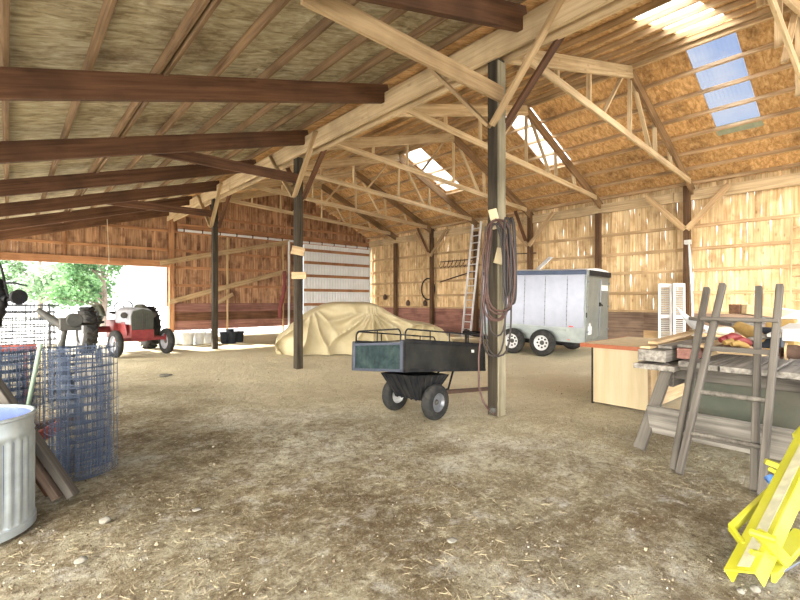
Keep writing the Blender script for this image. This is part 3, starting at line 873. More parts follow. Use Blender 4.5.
# ------------------------------------------------------------------ enclosed trailer
tr = empty('cargo_trailer', (10.28, 4.98, 0), math.radians(6.5), 'silver enclosed cargo trailer with two axles and double rear doors, by the boarded wall', 'trailer')
TP = M4.Translation((0, 0, .36)) @ M4.Rotation(math.radians(1.6), 4, 'X')
TW, TLn, THt = 1.7, 2.8, 1.78
def tb(mb, name, mat, parent=None, **k): return mb.build(name, mat, parent or tr, TP if parent is None else None, **k)
mb = MB(); mb.box((0, 0, 0), (TW, TLn, THt - .12))
body = tb(mb, 'body', A['alu'], bevel=.0)
mb = MB()
for k in range(1, 5):
    y = TLn * k / 5 - .12
    mb.box((-.002, y - .004, .02), (.001, y + .004, 1.62))
    for z in range(14): mb.box((-.005, y - .009, .1 + z * .108), (.0, y + .009, .125 + z * .108))
mb.build('rivets', A['greyiron'], body)
mb = MB(); mb.box((-.02, -.01, THt - .13), (.03, TLn + .02, THt - .02)); mb.box((TW - .03, -.01, THt - .13), (TW + .02, TLn + .02, THt - .02)); tb(mb, 'roof_trim', A['darkblue'], bevel=.006)
mb = MB(); vs = []
for y in (-.02, TLn + .03):
    for j in range(13):
        t = j / 12; vs.append((-.03 + (TW + .06) * t, y, THt - .02 + .07 * math.sin(PI * t) ** .7))
mb.add(vs, [(j, j + 1, 14 + j, 13 + j) for j in range(12)] + [tuple(range(12, -1, -1)), tuple(range(13, 26))]); tb(mb, 'roof', A['whitep'])
mb = MB(); mb.box((0, -.015, .0), (.09, .03, THt - .13)); mb.box((TW - .06, -.015, 0), (TW, .03, THt - .13)); mb.box((0, -.02, 0), (TW, .03, .07)); mb.box((.0, -.05, THt - .16), (TW, .04, THt - .03)); tb(mb, 'rear_frame', A['alud'], bevel=.004)
mb = MB(); mb.box((.08, -.07, THt - .15), (TW - .04, -.03, THt - .02)); tb(mb, 'rear_visor', A['blackm'], bevel=.01)
for a, b in ((.095, .86), (.87, 1.63)):
    mb = MB(); mb.box((a, -.024, .08), (b, -.004, THt - .17)); d = tb(mb, 'door', A['alud'], bevel=.004)
    mb = MB(); hx = a if a < .5 else b - .02
    for z in (.25, .85, 1.45):
        mb = MB(); mb.box((hx - .03, -.04, z), (hx + .08, -.02, z + .05)); mb.build('hinge', A['alu'], d)
    if a > .5:
        MB().tube([(a + .06, -.045, .15), (a + .06, -.045, 1.55)], .012, 8).build('lock_rod', A['alu'], d)
        mb = MB(); mb.beam((a + .03, -.06, .93), (a + .2, -.06, .9), .02, .04); mb.box((a + .02, -.06, .88), (a + .1, -.03, .98)); mb.build('handle', A['blackm'], d)
        mb = MB(); mb.box((a + .2, -.03, 1.28), (b - .08, -.024, 1.42)); mb.build('sticker', A['whitep'], d)
    else:
        mb = MB(); mb.box((a + .06, -.03, .20), (a + .3, -.024, .40)); mb.add([(a + .13, -.03, .40), (a + .22, -.03, .40), (a + .22, -.03, .47), (a + .13, -.03, .47), (a + .13, -.024, .40), (a + .22, -.024, .40), (a + .22, -.024, .47), (a + .13, -.024, .47)], [(0, 1, 2, 3), (7, 6, 5, 4), (0, 4, 5, 1), (1, 5, 6, 2), (2, 6, 7, 3), (3, 7, 4, 0)])
        mb.build('licence_plate', A['whitep'], d)
mb = MB(); mb.box((-.008, .27, .37), (.0, .38, .40)); tb(mb, 'side_lamp', A['redlens'], bevel=.003)
mb = MB(); mb.box((-.008, .34, .05), (.0, .40, .07)); tb(mb, 'side_lamp', A['redlens'], bevel=.003)
mb = MB(); mb.box((.02, -.03, .62), (.06, -.015, .74)); tb(mb, 'tail_lamp', A['blackm'])
# lower skirt sheet behind the wheels
mb = MB(); mb.box((-.006, .0, 0), (.002, 2.78, .36)); mb.box((-.05, .45, .28), (.0, 2.35, .30))
tb(mb, 'skirt', A['alud'])
for y in (.98, 1.8):
    for x in (-.13, TW + .13):
        w = tyre(tr, (x, y, .33), .335, .21, .2, holes=8)
        w.rotation_euler = (0, 0, PI / 2)
mb = MB()
for y in (.98, 1.8): mb.tube([(-.13, y, .33), (TW + .13, y, .33)], .035, 8)
mb.build('axle', A['blackm'], tr)
mb = MB(); mb.beam((.2, .1, .31), (.2, 2.9, .33), .06, .1); mb.beam((TW - .2, .1, .31), (TW - .2, 2.9, .33), .06, .1)
mb.beam((.2, 2.9, .38), (TW / 2, 4.0, .38), .06, .1); mb.beam((TW - .2, 2.9, .38), (TW / 2, 4.0, .38), .06, .1)
mb.build('chassis', A['blackm'], tr)
mb = MB(); mb.beam((TW / 2, 3.9, 0.0), (TW / 2, 3.9, .5), .06, .06); mb.build('tongue_jack', A['greyiron'], tr)
# white board lying on the trailer roof
p = xp(538, 269, 10.65); q = xp(551, 257, 10.9)
o = member('white_board', p, q, .02, .22, A['whitep'], None, up=(0, -1, .4))
tag(o, 'white board propped up on top of the silver trailer roof', 'board')

# ------------------------------------------------------------------ tractor
tc_ = empty('tractor', (2.31, 14.4, 0), math.radians(-83.5), 'old red and grey farm tractor parked in the open doorway', 'tractor')
def wheel_y(w): return w
for sy in (-1, 1):
    w = tyre(tc_, (0, sy * .76, .60), .60, .30, .38, rmat=A['hood'], tread=22)
    w = tyre(tc_, (1.80, sy * .58, .335), .335, .15, .21, rmat=A['hood'])
    w.rotation_euler = (0, 0, .12)
    # fender
    mb = MB(); vs = []
    for k in range(15):
        a = math.radians(35 + 125 * k / 14)
        for y in (sy * .46, sy * .60): vs.append((.68 * math.cos(a), y, .60 + .68 * math.sin(a)))
    mb.add(vs, [(2 * k, 2 * k + 1, 2 * k + 3, 2 * k + 2) for k in range(14)])
    mb.add([(.66 * math.cos(math.radians(35 + 125 * k / 14)), sy * .5, .60 + .66 * math.sin(math.radians(35 + 125 * k / 14))) for k in range(15)] + [(0, sy * .5, .62)], [(k, k + 1, 15) for k in range(14)])
    mb.build('fender', A['grille'], tc_, smooth=50, solid=.01)
mb = MB(); mb.tube([(0, -.8, .6), (0, .8, .6)], .09, 12); mb.box((-.28, -.24, .36), (.45, .24, .86)); mb.box((.4, -.16, .42), (.95, .16, .8)); mb.build('transmission', A['red'], tc_, bevel=.0)
mb = MB(); mb.box((.9, -.17, .40), (1.62, .17, .86)); mb.box((1.0, -.24, .55), (1.4, -.15, .80)); mb.box((1.05, .15, .6), (1.45, .25, .82)); mb.tube([(1.1, -.24, .82), (1.4, -.26, .82), (1.5, -.24, .5)], .03, 8); mb.build('engine', A['red'], tc_)
mb = MB(); prof = [(-.225, .80), (-.235, 1.0), (-.20, 1.14), (-.12, 1.20), (0, 1.215), (.12, 1.20), (.20, 1.14), (.235, 1.0), (.225, .80)]
vs = [(x, y * 1.18 * (1 if x < 1.7 else .95), z - (0 if x < 1.0 else (x - 1.0) * .02)) for x in (.62, 1.0, 1.4, 1.74, 1.80) for (y, z) in prof]
fs = [(a * 9 + b, a * 9 + b + 1, a * 9 + b + 10, a * 9 + b + 9) for a in range(4) for b in range(8)] + [tuple(range(8, -1, -1)), tuple(range(36, 45))]
mb.add(vs, fs); mb.build('hood', A['hood'], tc_, smooth=50)
mb = MB(); gp_ = [(-.24, .62), (-.255, 1.0), (-.215, 1.12), (0, 1.18), (.215, 1.12), (.255, 1.0), (.24, .62)]
mb.prism(gp_, 0, .06, M4(((0, 0, 1, 1.79), (1, 0, 0, 0), (0, 1, 0, 0), (0, 0, 0, 1)))); g = mb.build('grille', A['grille'], tc_)
mb = MB()
for k in range(11): mb.box((1.85, -.21 + k * .042, .66), (1.862, -.203 + k * .042, 1.08))
mb.box((1.85, -.012, .64), (1.868, .012, 1.13)); mb.build('grille_bars', A['greyiron'], g)
mb = MB(); mb.box((1.76, -.26, .42), (1.87, .26, .66)); mb.box((1.6, -.1, .36), (1.84, .1, .5)); mb.build('front_bolster', A['red'], tc_, bevel=.012)
mb = MB(); mb.beam((1.8, -.6, .42), (1.8, .6, .42), .07, .08); mb.beam((1.8, -.56, .34), (1.8, -.56, .52), .06, .06); mb.beam((1.8, .56, .34), (1.8, .56, .52), .06, .06)
for sy in (-1, 1): mb.tube([(1.78, sy * .5, .44), (.8, sy * .2, .5)], .022, 8)
mb.build('front_axle', A['red'], tc_)
mb = MB(); ring = [(.42 + .07 * math.sin(a) * .8, .22 * math.cos(a), 1.24 + .2 * math.sin(a)) for a in [2 * PI * k / 24 for k in range(24)]]
ring = [(.36 + .10 * math.sin(a), .22 * math.cos(a), 1.22 + .16 * math.sin(a)) for a in [2 * PI * k / 24 for k in range(24)]]
mb.tube(ring, .016, 6, closed=True)
for k in (2, 10, 18): mb.tube([(.36, 0, 1.22), ring[k]], .01, 5)
mb.tube([(.36, 0, 1.22), (.75, 0, 1.02)], .02, 6); mb.build('steering_wheel', A['blackm'], tc_, smooth=60)
mb = MB(); mb.lathe([(0, 0), (.12, .0), (.2, .03), (.23, .08), (.21, .085), (.18, .045), (0, .02)], 20, T(-.12, 0, 1.0)); mb.tube([(-.12, 0, 1.0), (-.1, 0, .82)], .03, 8); mb.build('seat', A['blackm'], tc_, smooth=50)
for sy in (-1, 1):
    mb = MB(); mb.lathe([(0, -.05), (.05, -.04), (.075, .02), (.078, .05), (.07, .055), (0, .045)], 16, T(1.55, sy * .34, 1.02) @ RY)
    mb.tube([(1.55, sy * .34, 1.0), (1.55, sy * .22, .92)], .014, 6); mb.build('headlamp', A['greyiron'], tc_, smooth=50)
mb = MB(); mb.tube([(.95, .2, .55), (.4, .3, .4), (-.2, .32, .38)], .03, 8); mb.tube([(-.3, -.3, .4), (-.95, -.3, .36)], .025, 6); mb.tube([(-.3, .3, .4), (-.95, .3, .36)], .025, 6); mb.build('exhaust_pipe', A['rust'], tc_, smooth=50)

# ------------------------------------------------------------------ buckets by the doorway
bk = [(169, 344, 1.0), (178, 344, .95), (188, 345, 1.05), (199, 344, 1.0), (207, 343, .95), (184, 340.5, .9), (195, 340, .9), (203, 340, .85), (211, 340.5, .9)]
blab = ['beside the doorway post', 'second from the doorway post', 'third from the doorway post', 'front row, fourth from the doorway post', 'nearest the slim timber post', 'behind, nearest the doorway', 'behind the others, in the middle', 'behind the others, toward the slim post', 'rearmost, directly left of the slim post']
def bucket(name, mat, h, r, label, grp, pos):
    mb = MB(); mb.lathe([(0, 0), (r * .8, 0), (r, h), (r * 1.06, h), (r * 1.06, h - .04), (r * 1.02, h - .045), (r * .97, h - .01), (r * .76, .02), (0, .02)], 20)
    o = mb.build(name, mat, None, T(*pos), smooth=40); tag(o, label, 'bucket', grp)
    mb = MB(); mb.tube([(r * 1.05 * math.cos(a), r * .25 + .1 * math.sin(a), h - .03 + .13 * math.sin(a)) for a in [PI * k / 10 for k in range(11)]], .006, 5)
    mb.build('handle', A['greyiron'], o)
    return o
for (px, py, s), l in zip(bk, blab):
    p = gp(px, py); bucket('white_bucket', A['whitepot'], .36 * s, .17 * s, 'white plastic bucket by the slim timber post, ' + l, 'white buckets by the doorway', (p.x, p.y, 0))
for px, py, s, l in ((225, 343, 1.0, 'nearest the slim timber post'), (232, 343, 1.0, 'middle of three'), (239, 342, 1.0, 'farthest from the slim timber post'), (230, 338, .9, 'behind the others')):
    p = gp(px, py); bucket('dark_bucket', A['darkpot'], .36 * s, .16 * s, 'dark plastic bucket right of the slim timber post, ' + l, 'dark buckets by the back wall', (p.x, p.y, 0))

# ------------------------------------------------------------------ stock tank
tk = empty('stock_tank', (-.175, 3.705, 0), math.atan2(C_ * .886, -S_ * 1.13) * 0 + math.atan2(.6631, -.7486), 'oval galvanised stock tank with blue inside, cut by the left edge of the frame', 'tank')
Rt, Lt, Ht = .30, .75, .69
def oval(r, n=64):
    pts = []
    for k in range(n + 1):
        a = -PI / 2 - PI * k / n; pts.append((r * math.cos(a), r * math.sin(a)))
    for k in range(n + 1):
        a = PI / 2 - PI * k / n; pts.append((Lt + r * math.cos(a), r * math.sin(a)))
    return pts
def ovalwall(zs_rs):
    mb = MB(); n = None; vs = []
    for z, r, c in zs_rs:
        pts = oval(r); n = len(pts)
        for k, (x, y) in enumerate(pts):
            q = c * math.cos(k * PI / 2.0) if c else 0
            L = math.hypot(x if x < 0 else (x - Lt if x > Lt else 0), y) or 1
            cx = 0 if x < 0 else (Lt if x > Lt else x)
            vs.append((cx + (x - cx) * (1 + q / r), y * (1 + q / r), z))
    fs = [(i * n + k, i * n + (k + 1) % n, (i + 1) * n + (k + 1) % n, (i + 1) * n + k) for i in range(len(zs_rs) - 1) for k in range(n)]
    mb.add(vs, fs); return mb
ovalwall([(0, Rt + .012, 0), (.045, Rt + .012, 0), (.05, Rt, 0), (.07, Rt, .006), (.30, Rt, .007), (Ht - .14, Rt, .007), (Ht - .115, Rt, 0), (Ht - .1, Rt + .006, 0), (Ht - .085, Rt, 0), (Ht, Rt, 0)]).build('wall_shell', A['galv'], tk, smooth=60, fix=False)
ovalwall([(.03, Rt - .006, 0), (Ht, Rt - .006, 0)]).build('inner_wall', A['galvin'], tk, smooth=60, fix=False)
mb = MB(); mb.tube([(x, y, Ht) for x, y in oval(Rt)], .013, 8, closed=True); mb.build('rolled_rim', A['galv'], tk, smooth=60)
mb = MB(); pts = oval(Rt - .004); mb.add([(x, y, .03) for x, y in pts], [tuple(range(len(pts)))]); mb.build('tank_bottom', A['galvin'], tk, fix=False)

# ------------------------------------------------------------------ wire rolls and clutter at the left
def wire_roll(name, pos, r0, r1, turns, h, pitch, rings, rw, mat, label, cat='wire roll', lean=(0, 0)):
    mb = MB(); n = int(2 * PI * (r0 + r1) / 2 * turns / pitch)
    def sp(t):
        a = t * turns * 2 * PI; r = r0 + (r1 - r0) * t + .012 * noise.noise((math.cos(a) * 2, math.sin(a) * 2, t * 5))
        return r * math.cos(a), r * math.sin(a)
    for k in range(n + 1):
        x, y = sp(k / n); j = .012 * R.uniform(-1, 1)
        mb.tube([(x, y, .005 + R.uniform(0, .03)), (x + j, y - j, h * .5), (x + lean[0], y + lean[1], h + R.uniform(-.02, .02))], rw, 4)
    for i in range(rings + 1):
        z = .02 + (h - .03) * i / rings
        f = z / h
        mb.tube([(sp(k / (n * 2))[0] + lean[0] * f, sp(k / (n * 2))[1] + lean[1] * f, z + .006 * math.sin(k * .3)) for k in range(n * 2 + 1)], rw, 4)
    o = mb.build(name, mat, None, T(*pos), fix=False)
    return tag(o, label, cat)
p = gp(83, 476); wire_roll('wire_fence_roll', (p.x, p.y + .1, 0), .10, .25, 6, 1.02, .05, 14, .0024, A['wire'], 'standing roll of blue-grey welded wire fencing with its mesh open, right of the tank')
wire_roll('wire_fence_roll', (-.13, 4.98, 0), .20, .36, 6, .99, .055, 13, .0026, A['wire'], 'dense blue-grey wire roll behind the galvanised tank')
wire_roll('wire_fence_roll', (.10, 7.9, 0), .34, .44, 3, 1.34, .10, 14, .005, A['wire2'], 'tall pale roll of coarse square wire seen against the bright doorway')
# leaning planks behind the tank
f0 = V((.345, 3.86, .02)); tp = V((-.06, 4.22, .80))
for k, (dx, dy, mt, l) in enumerate(((0, 0, 'lad', 'weathered plank leaning behind the tank, its foot farthest out on the dirt'), (-.085, .02, 'kick', 'dark weathered plank leaning behind the tank, nearer the tank than its twin'), (-.10, .16, 'rafter', 'reddish plank leaning close behind the tank'))):
    a = f0 + V((dx, dy, 0)); b = tp + V((dx, dy, 0)) + (tp - f0) * (.25 - .12 * k)
    tag(member('leaning_plank', a, b, .045 if k < 2 else .09, .10 - .02 * k, W[mt], None, up=(-.6, -.7, .4)), l, 'plank', 'planks leaning behind the tank')
# rusty-red iron bar and greenish handle among the rolls
o = MB().beam(gp(34, 440, .22), gp(62, 424, .32), .05, .09).build('red_iron_bar', A['rustred'], bevel=.004)
tag(o, 'short red iron bar poking out between the tank and the wire roll', 'bar')
o = MB().tube([V((.06, 4.62, 0.02)), V((.12, 4.66, .55)), V((.20, 4.72, 1.04))], .016, 8).build('green_handle_pole', A['green'], smooth=60)
tag(o, 'thin greenish tool handle standing between the wire rolls', 'handle pole')
mb = MB(); mb.tube([V((-.45, 5.45, .90)), V((-.15, 5.5, .95)), V((.20, 5.48, .94))], .035, 8)
for q in (-.42, .12): mb.tube([V((q, 5.47, .93)), V((q, 5.55, 0))], .018, 6)
tag(mb.build('red_pipe_gate', A['rustred'], smooth=50), 'faded red pipe gate bar behind the wire rolls', 'gate')
# sickle-bar style implement with its lever against the light
im = empty('hay_mower', (.55, 6.3, 0), 0, 'old iron mower implement with a slanting lever, behind the wire rolls', 'farm implement')
def dpp(px, py, d):
    l = (px - 400) / F * d; return V((d * S_ + l * C_, d * C_ - l * S_, CH + (300 - py) / F * d)) - V((.55, 6.3, 0))
d0 = 5.6
mb = MB(); mb.tube([dpp(38, 310, d0), dpp(54, 321, d0), dpp(66, 327, d0)], [.035, .05, .055], 8); mb.build('lever', A['greyiron'], im, smooth=50)
mb = MB(); mb.tube([dpp(66, 323, d0), dpp(63, 340, d0), dpp(60, 352, d0), V((.05, -.1, 0))], [.035, .03, .05, .06], 8); mb.build('standard', A['greyiron'], im, smooth=50)
mb = MB(); mb.box((-.11, -.1, -.08), (.11, .1, .08), T(*dpp(70, 324, d0))); mb.lathe([(0, -.1), (.09, -.1), (.09, .1), (0, .1)], 14, T(*dpp(74, 320, d0)) @ RX); mb.build('gear_case', A['greyiron'], im, bevel=.01)
mb = MB(); mb.tube([dpp(75, 324, d0), dpp(90, 324, 6.0), dpp(103, 322, 6.4)], .02, 6); mb.build('cross_shaft', A['blackm'], im, smooth=50)
mb = MB(); mb.beam((.05, -.1, .06), (-.6, -.3, .06), .1, .06); mb.build('skid', A['rust'], im)
# dark machine with round lamp at the very edge
dm = empty('pillar_machine', (-.62, 4.75, 0), 0, 'dark machine with round lamp and thin levers at the left edge above wire rolls', 'machine')
def dq(px, py, d): 
    l = (px - 400) / F * d; return V((d * S_ + l * C_, d * C_ - l * S_, CH + (300 - py) / F * d)) - V((-.62, 4.75, 0))
d1 = 4.25
mb = MB(); c = dq(-14, 300, d1); mb.box((c.x - .16, c.y - .12, -c.z * 0 + .0), (c.x + .05, c.y + .14, 1.2)); mb.build('column', A['blackm'], dm, bevel=.02)
mb = MB()
for (px, py, r) in ((-3, 295, .08), (-6, 285, .08), (0, 304, .06), (-6, 312, .09), (-14, 322, .12)): mb.lathe([(r * math.sin(PI * k / 8), -r * math.cos(PI * k / 8)) for k in range(9)], 14, T(*dq(px, py, d1)))
mb.tube([dq(-16, 305, d1), dq(0, 297, d1), dq(7, 299, d1)], .035, 8); mb.build('head_casting', A['blackm'], dm, smooth=60)
mb = MB(); m = T(*dq(17.5, 297, d1)) @ M4.Rotation(.4, 4, 'Z') @ RX
mb.lathe([(0, -.05), (.035, -.045), (.066, -.01), (.072, .03), (.066, .04), (0, .03)], 20, m); mb.tube([dq(17, 297, d1), dq(8, 300, d1)], .018, 6); mb.build('round_lamp', A['blackm'], dm, smooth=50)
mb = MB(); mb.tube([dq(-6, 250, d1), dq(2, 270, d1), dq(5, 284, d1), dq(8, 297, d1)], .011, 6); mb.build('lever', A['blackm'], dm, smooth=60)
mb = MB(); mb.tube([dq(4, 283, d1), dq(14, 283, d1), dq(27, 286, d1)], [.01, .011, .008], 6); mb.build('hand_lever', A['blackm'], dm, smooth=60)
mb = MB(); c = dq(-14, 300, d1); mb.box((c.x - .3, c.y - .25, 0), (c.x + .12, c.y + .28, .08)); mb.build('base_plate', A['rust'], dm, bevel=.01)

# ------------------------------------------------------------------ hoses on the post
def hose(name, mat, cx, cz0, nloops, wid, drop, r, seed, label, tailpts=None, side=0.0):
    rr = random.Random(seed); pts = []
    base = V((XH - .13, PY[0] - .09, 0)); rt = V((C_, -S_, 0)); fw = V((S_, C_, 0))
    for L in range(nloops):
        w = wid * rr.uniform(.7, 1.1); dr = drop * rr.uniform(.72, 1.05); off = rr.uniform(-.04, .04) + side
        for k in range(28):
            a = 2 * PI * k / 28
            sn = math.sin(a); x = cx + off + w * math.copysign(abs(sn) ** .55, sn) * (.86 - .14 * math.cos(a))
            z = cz0 - dr / 2 + dr / 2 * math.cos(a)
            dep = -.03 - .012 * L - .05 * abs(math.sin(a / 2)) * rr.uniform(.8, 1.2)
            pts.append(base + rt * x + fw * dep + V((0, 0, z)))
    if tailpts: pts += tailpts
    # soften
    for _ in range(2):
        pts = [pts[0]] + [(pts[i - 1] + pts[i] * 2 + pts[i + 1]) / 4 for i in range(1, len(pts) - 1)] + [pts[-1]]
    o = MB().tube(pts, r, 8).build(name, mat, smooth=60)
    return tag(o, label, 'hose')
tl_ = [dpp_ for dpp_ in []]
def dw(px, py, d):
    l = (px - 400) / F * d; return V((d * S_ + l * C_, d * C_ - l * S_, CH + (300 - py) / F * d))
tailp = [dw(479, 330, 5.15), dw(476, 370, 5.15), dw(477, 392, 5.15), dw(483, 405, 5.1), dw(488, 411.5, 5.1), dw(494, 413.5, 5.13)]
hose('garden_hose', A['hosered'], .0, 2.36, 4, .18, 1.34, .012, 3, 'reddish brown garden hose coiled in long loops on the near timber post', tailp)
hose('garden_hose', A['hosedark'], .15, 2.38, 4, .055, 1.15, .013, 11, 'dark hose in narrow loops down the right side of the near timber post', side=0)
hose('garden_hose', A['hosedark'], -.02, 2.32, 3, .17, 1.55, .011, 23, 'dark hose hanging lowest at the left side of the near timber post', side=0)
o = MB().lathe([(0, 0), (.035, 0), (.04, .03), (.03, .05), (0, .05)], 10, T(*dw(493, 412, 5.0)) ).build('hose_tap', A['greyiron'])
tag(o, 'small grey tap on the ground at the foot of the near timber post', 'tap')

# ------------------------------------------------------------------ ladders
def ladder(name, foot, top, right, width, n, rw, rd, mat, rmat, label, round_r=None, first=.3, last=None):
    """straight ladder; right = unit vector across"""
    foot, top, right = V(foot), V(top), V(right).normalized()
    ax = top - foot; L = ax.length; ax.normalize()
    e = empty(name, foot, 0, label, 'ladder'); nrm = right.cross(ax)
    for s in (-.5, .5):
        member('rail', right * width * s, right * width * s + ax * L, rw, rd, mat, e, up=nrm)
    for k in range(n):
        t = first + (L - first - (last or .25)) * k / max(1, n - 1)
        p = right * (-width / 2) + ax * t; q = right * (width / 2) + ax * t
        if round_r: MB().tube([V((0, 0, 0)), q - p], round_r, 8).build('rung', rmat, e, T(*p), smooth=50)
        else: member('rung', p, q, .03, .045, rmat, e, up=ax)
    return e
lt = xp(477, 222, 13.38); lf = xp(466, 336, 13.0); lf.z = 0
ladder('extension_ladder', lf, lt, (-.15, -1, 0), .46, 15, .04, .08, A['ladalu'], A['ladalu'], 'aluminium ladder leaning on the boarded wall just left of the hose post', round_r=.018)
la2 = xp(483, 226, 13.5); lf2 = xp(476, 330, 13.2); lf2.z = .35
ladder('extension_ladder', lf2 + V((.12, -.25, 0)), la2 + V((.1, -.2, 0)), (-.15, -1, 0), .36, 13, .03, .06, A['alud'], A['alud'], 'duller aluminium ladder section behind the bright one, partly hidden by the hose post', round_r=.016)
wt = xp(791, 217, 13.62); wf = V((13.3, wt.y, .0))
ladder('wooden_ladder', wf + V((0, -.24, 0)), wt + V((0, -.24, 0)), (0, -1, 0), .46, 11, .035, .075, W['tan'], W['tan'], 'pale wooden ladder standing against the boarded wall at the right edge', round_r=.018, first=.25)
# grey stepladder leaning at the bench
sl = empty('wooden_stepladder', (4.03, .92, 0), 0, 'weathered grey wooden stepladder, folded frames leaning on the workbench', 'ladder')
O_ = V(sl.location)
f2, t2 = gp(679, 474), xp(723, 284, 4.78); f4, t4 = gp(761, 496), xp(780, 285, 4.78)
f1, t1 = gp(673, 470), xp(707, 288, 4.88); f3, t3 = gp(754, 491), xp(759, 287, 4.88)
for (a, b, nm) in ((f2, t2, 'front_rail'), (f4, t4, 'front_rail'), (f1, t1, 'rear_rail'), (f3, t3, 'rear_rail')):
    member(nm, a - O_, b - O_, .048, .062, W['lad'], sl, up=(-1, 0, .5), bevel=.006)
def onr(a, b, z): return a + (b - a) * (z / b.z)
for z in (.31, .63, .985): # rungs of the front frame
    p, q = onr(f2, t2, z), onr(f4, t4, z)
    o = MB().tube([V((0, 0, 0)), q - p], .02, 8).build('rung', W['lad'], sl, T(*(p - O_)), smooth=60) if z < .7 else member('rung', p - O_, q - O_, .05, .04, W['lad'], sl)
p, q = onr(f2, t2, 1.235), onr(f4, t4, 1.235); d = (q - p) * .12
member('step_board', p - d * 1.9 - O_ + V((-.02, 0, 0)), q + d * .3 - O_, .12, .03, W['lad'], sl)
for z in (.28,):
    p, q = onr(f1, t1, z), onr(f3, t3, z); member('rear_rung', p - O_, q - O_, .03, .035, W['lad'], sl)

# ------------------------------------------------------------------ cream plywood desk
dk = empty('plywood_desk', (5.95, 1.9, 0), 0, 'cream plywood box desk with red-brown edged top, left end of the bench', 'desk')
mb = MB(); mb.box((.0, .17, .02), (.02, .86, .76)); mb.build('front_panel', W['cream'], dk, bevel=.002)
mb = MB(); mb.box((.02, .17, .02), (1.5, .19, .76)); mb.build('side_panel', W['tan'], dk)
mb = MB(); mb.box((.02, .84, .02), (1.5, .86, .76)); mb.build('side_panel', W['cream'], dk)
mb = MB(); mb.box((1.48, .19, .02), (1.5, .84, .76)); mb.build('back_panel', W['cream'], dk)
mb = MB(); mb.box((-.05, -.08, .762), (1.55, 1.0, .808)); mb.build('desk_top', W['cream'], dk)
mb = MB(); mb.box((-.062, -.09, .760), (-.05, 1.01, .811)); mb.box((-.05, 1.0, .760), (1.55, 1.012, .811)); mb.build('edge_band', W['edge'], dk)
member('kick_leg', (.03, .10, 0), (.03, .10, .76), .05, .07, W['tan'], dk)
mb = MB(); mb.box((-.003, .855, .0), (.04, .88, .76)); mb.build('dark_edge', A['blackm'], dk)

# ------------------------------------------------------------------ workbench
wb = empty('workbench', (4.6, .9, 0), 0, 'old grey plank workbench on splayed legs, piled with lumber and oddments', 'bench')
OB = V(wb.location)
def bm_(nm, p, q, w, h, mat, up=(0, 0, 1)): return member(nm, V(p) - OB, V(q) - OB, w, h, W[mat], wb, up)
ZT = .835
for a, b, x0 in ((1.38, 1.74, 4.62), (1.13, 1.36, 4.66), (1.035, 1.11, 4.58), (.80, 1.02, 4.56), (.665, .785, 4.58), (.42, .65, 4.56), (.12, .41, 4.55), (-.25, .11, 4.57)):
    z_ = ZT - .027 - (.053 if a == 1.38 else 0)
    bm_('top_plank', (x0, (a + b) / 2, z_), (6.05, (a + b) / 2, z_), b - a, .05, 'grey')
bm_('apron', (4.86, -.3, .70), (4.86, 1.45, .70), .04, .12, 'lad')
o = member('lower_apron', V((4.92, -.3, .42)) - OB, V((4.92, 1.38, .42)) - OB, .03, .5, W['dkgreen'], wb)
bm_('rail', (4.72, -.3, .765), (4.72, 1.36, .765), .05, .03, 'lad')
lp0 = V((4.50, 1.555, .29)); lp1 = V((4.44, .30, .29))
bm_('lower_board', lp0, lp1, .04, .27, 'grey', up=(-.3, 0, 1))
for a, b in (((4.44, 1.62, 0), (4.78, 1.47, .78)), ((4.42, .42, 0), (4.76, .46, .78)), ((5.95, 1.6, 0), (5.7, 1.5, .78)), ((5.95, .0, 0), (5.7, .1, .78))):
    bm_('leg', a, b, .05, .1, 'lad', up=(0, 1, 0))
bm_('stretcher', (4.8, 1.46, .62), (5.75, 1.46, .62), .04, .12, 'lad')
bm_('shelf', (5.1, -.3, .18), (5.1, 1.45, .18), .5, .03, 'grey')
# timber pile on the bench
def lum(name, p, q, w, h, mat, label, cat='plank', grp='lumber on the workbench', up=(0, 0, 1)):
    return tag(member(name, p, q, w, h, W[mat] if isinstance(mat, str) else mat, None, up, .005), label, cat, grp)
lum('thick_timber', (4.66, 1.59, .86), (6.2, 1.56, .86), .25, .11, 'grey', 'thick grey timber lying on the left end of the workbench', 'timber')
lum('red_timber', (4.80, 1.34, .89), (6.1, 1.32, .89), .15, .10, 'kickred', 'dark red timber lying on the bench behind the thick grey timber', 'timber')
lum('tan_board', (4.70, 1.66, .932), (6.6, 1.68, .94), .10, .025, 'tan', 'tan board lying farthest left on top of the thick timber')
lum('tan_board', (4.84, 1.53, .935), (6.4, 1.50, .94), .13, .03, 'grey', 'grey board on the thick timber, right of the tan one')
lum('tan_board', (4.78, 1.62, .975), (6.4, 1.62, 1.03), .09, .03, 'tan', 'narrow tan board laid slanting across the top of the timber stack')
lum('grey_board', (4.85, 1.36, .957), (6.2, 1.30, .957), .13, .03, 'grey', 'pale grey board lying flat on the dark red timber')
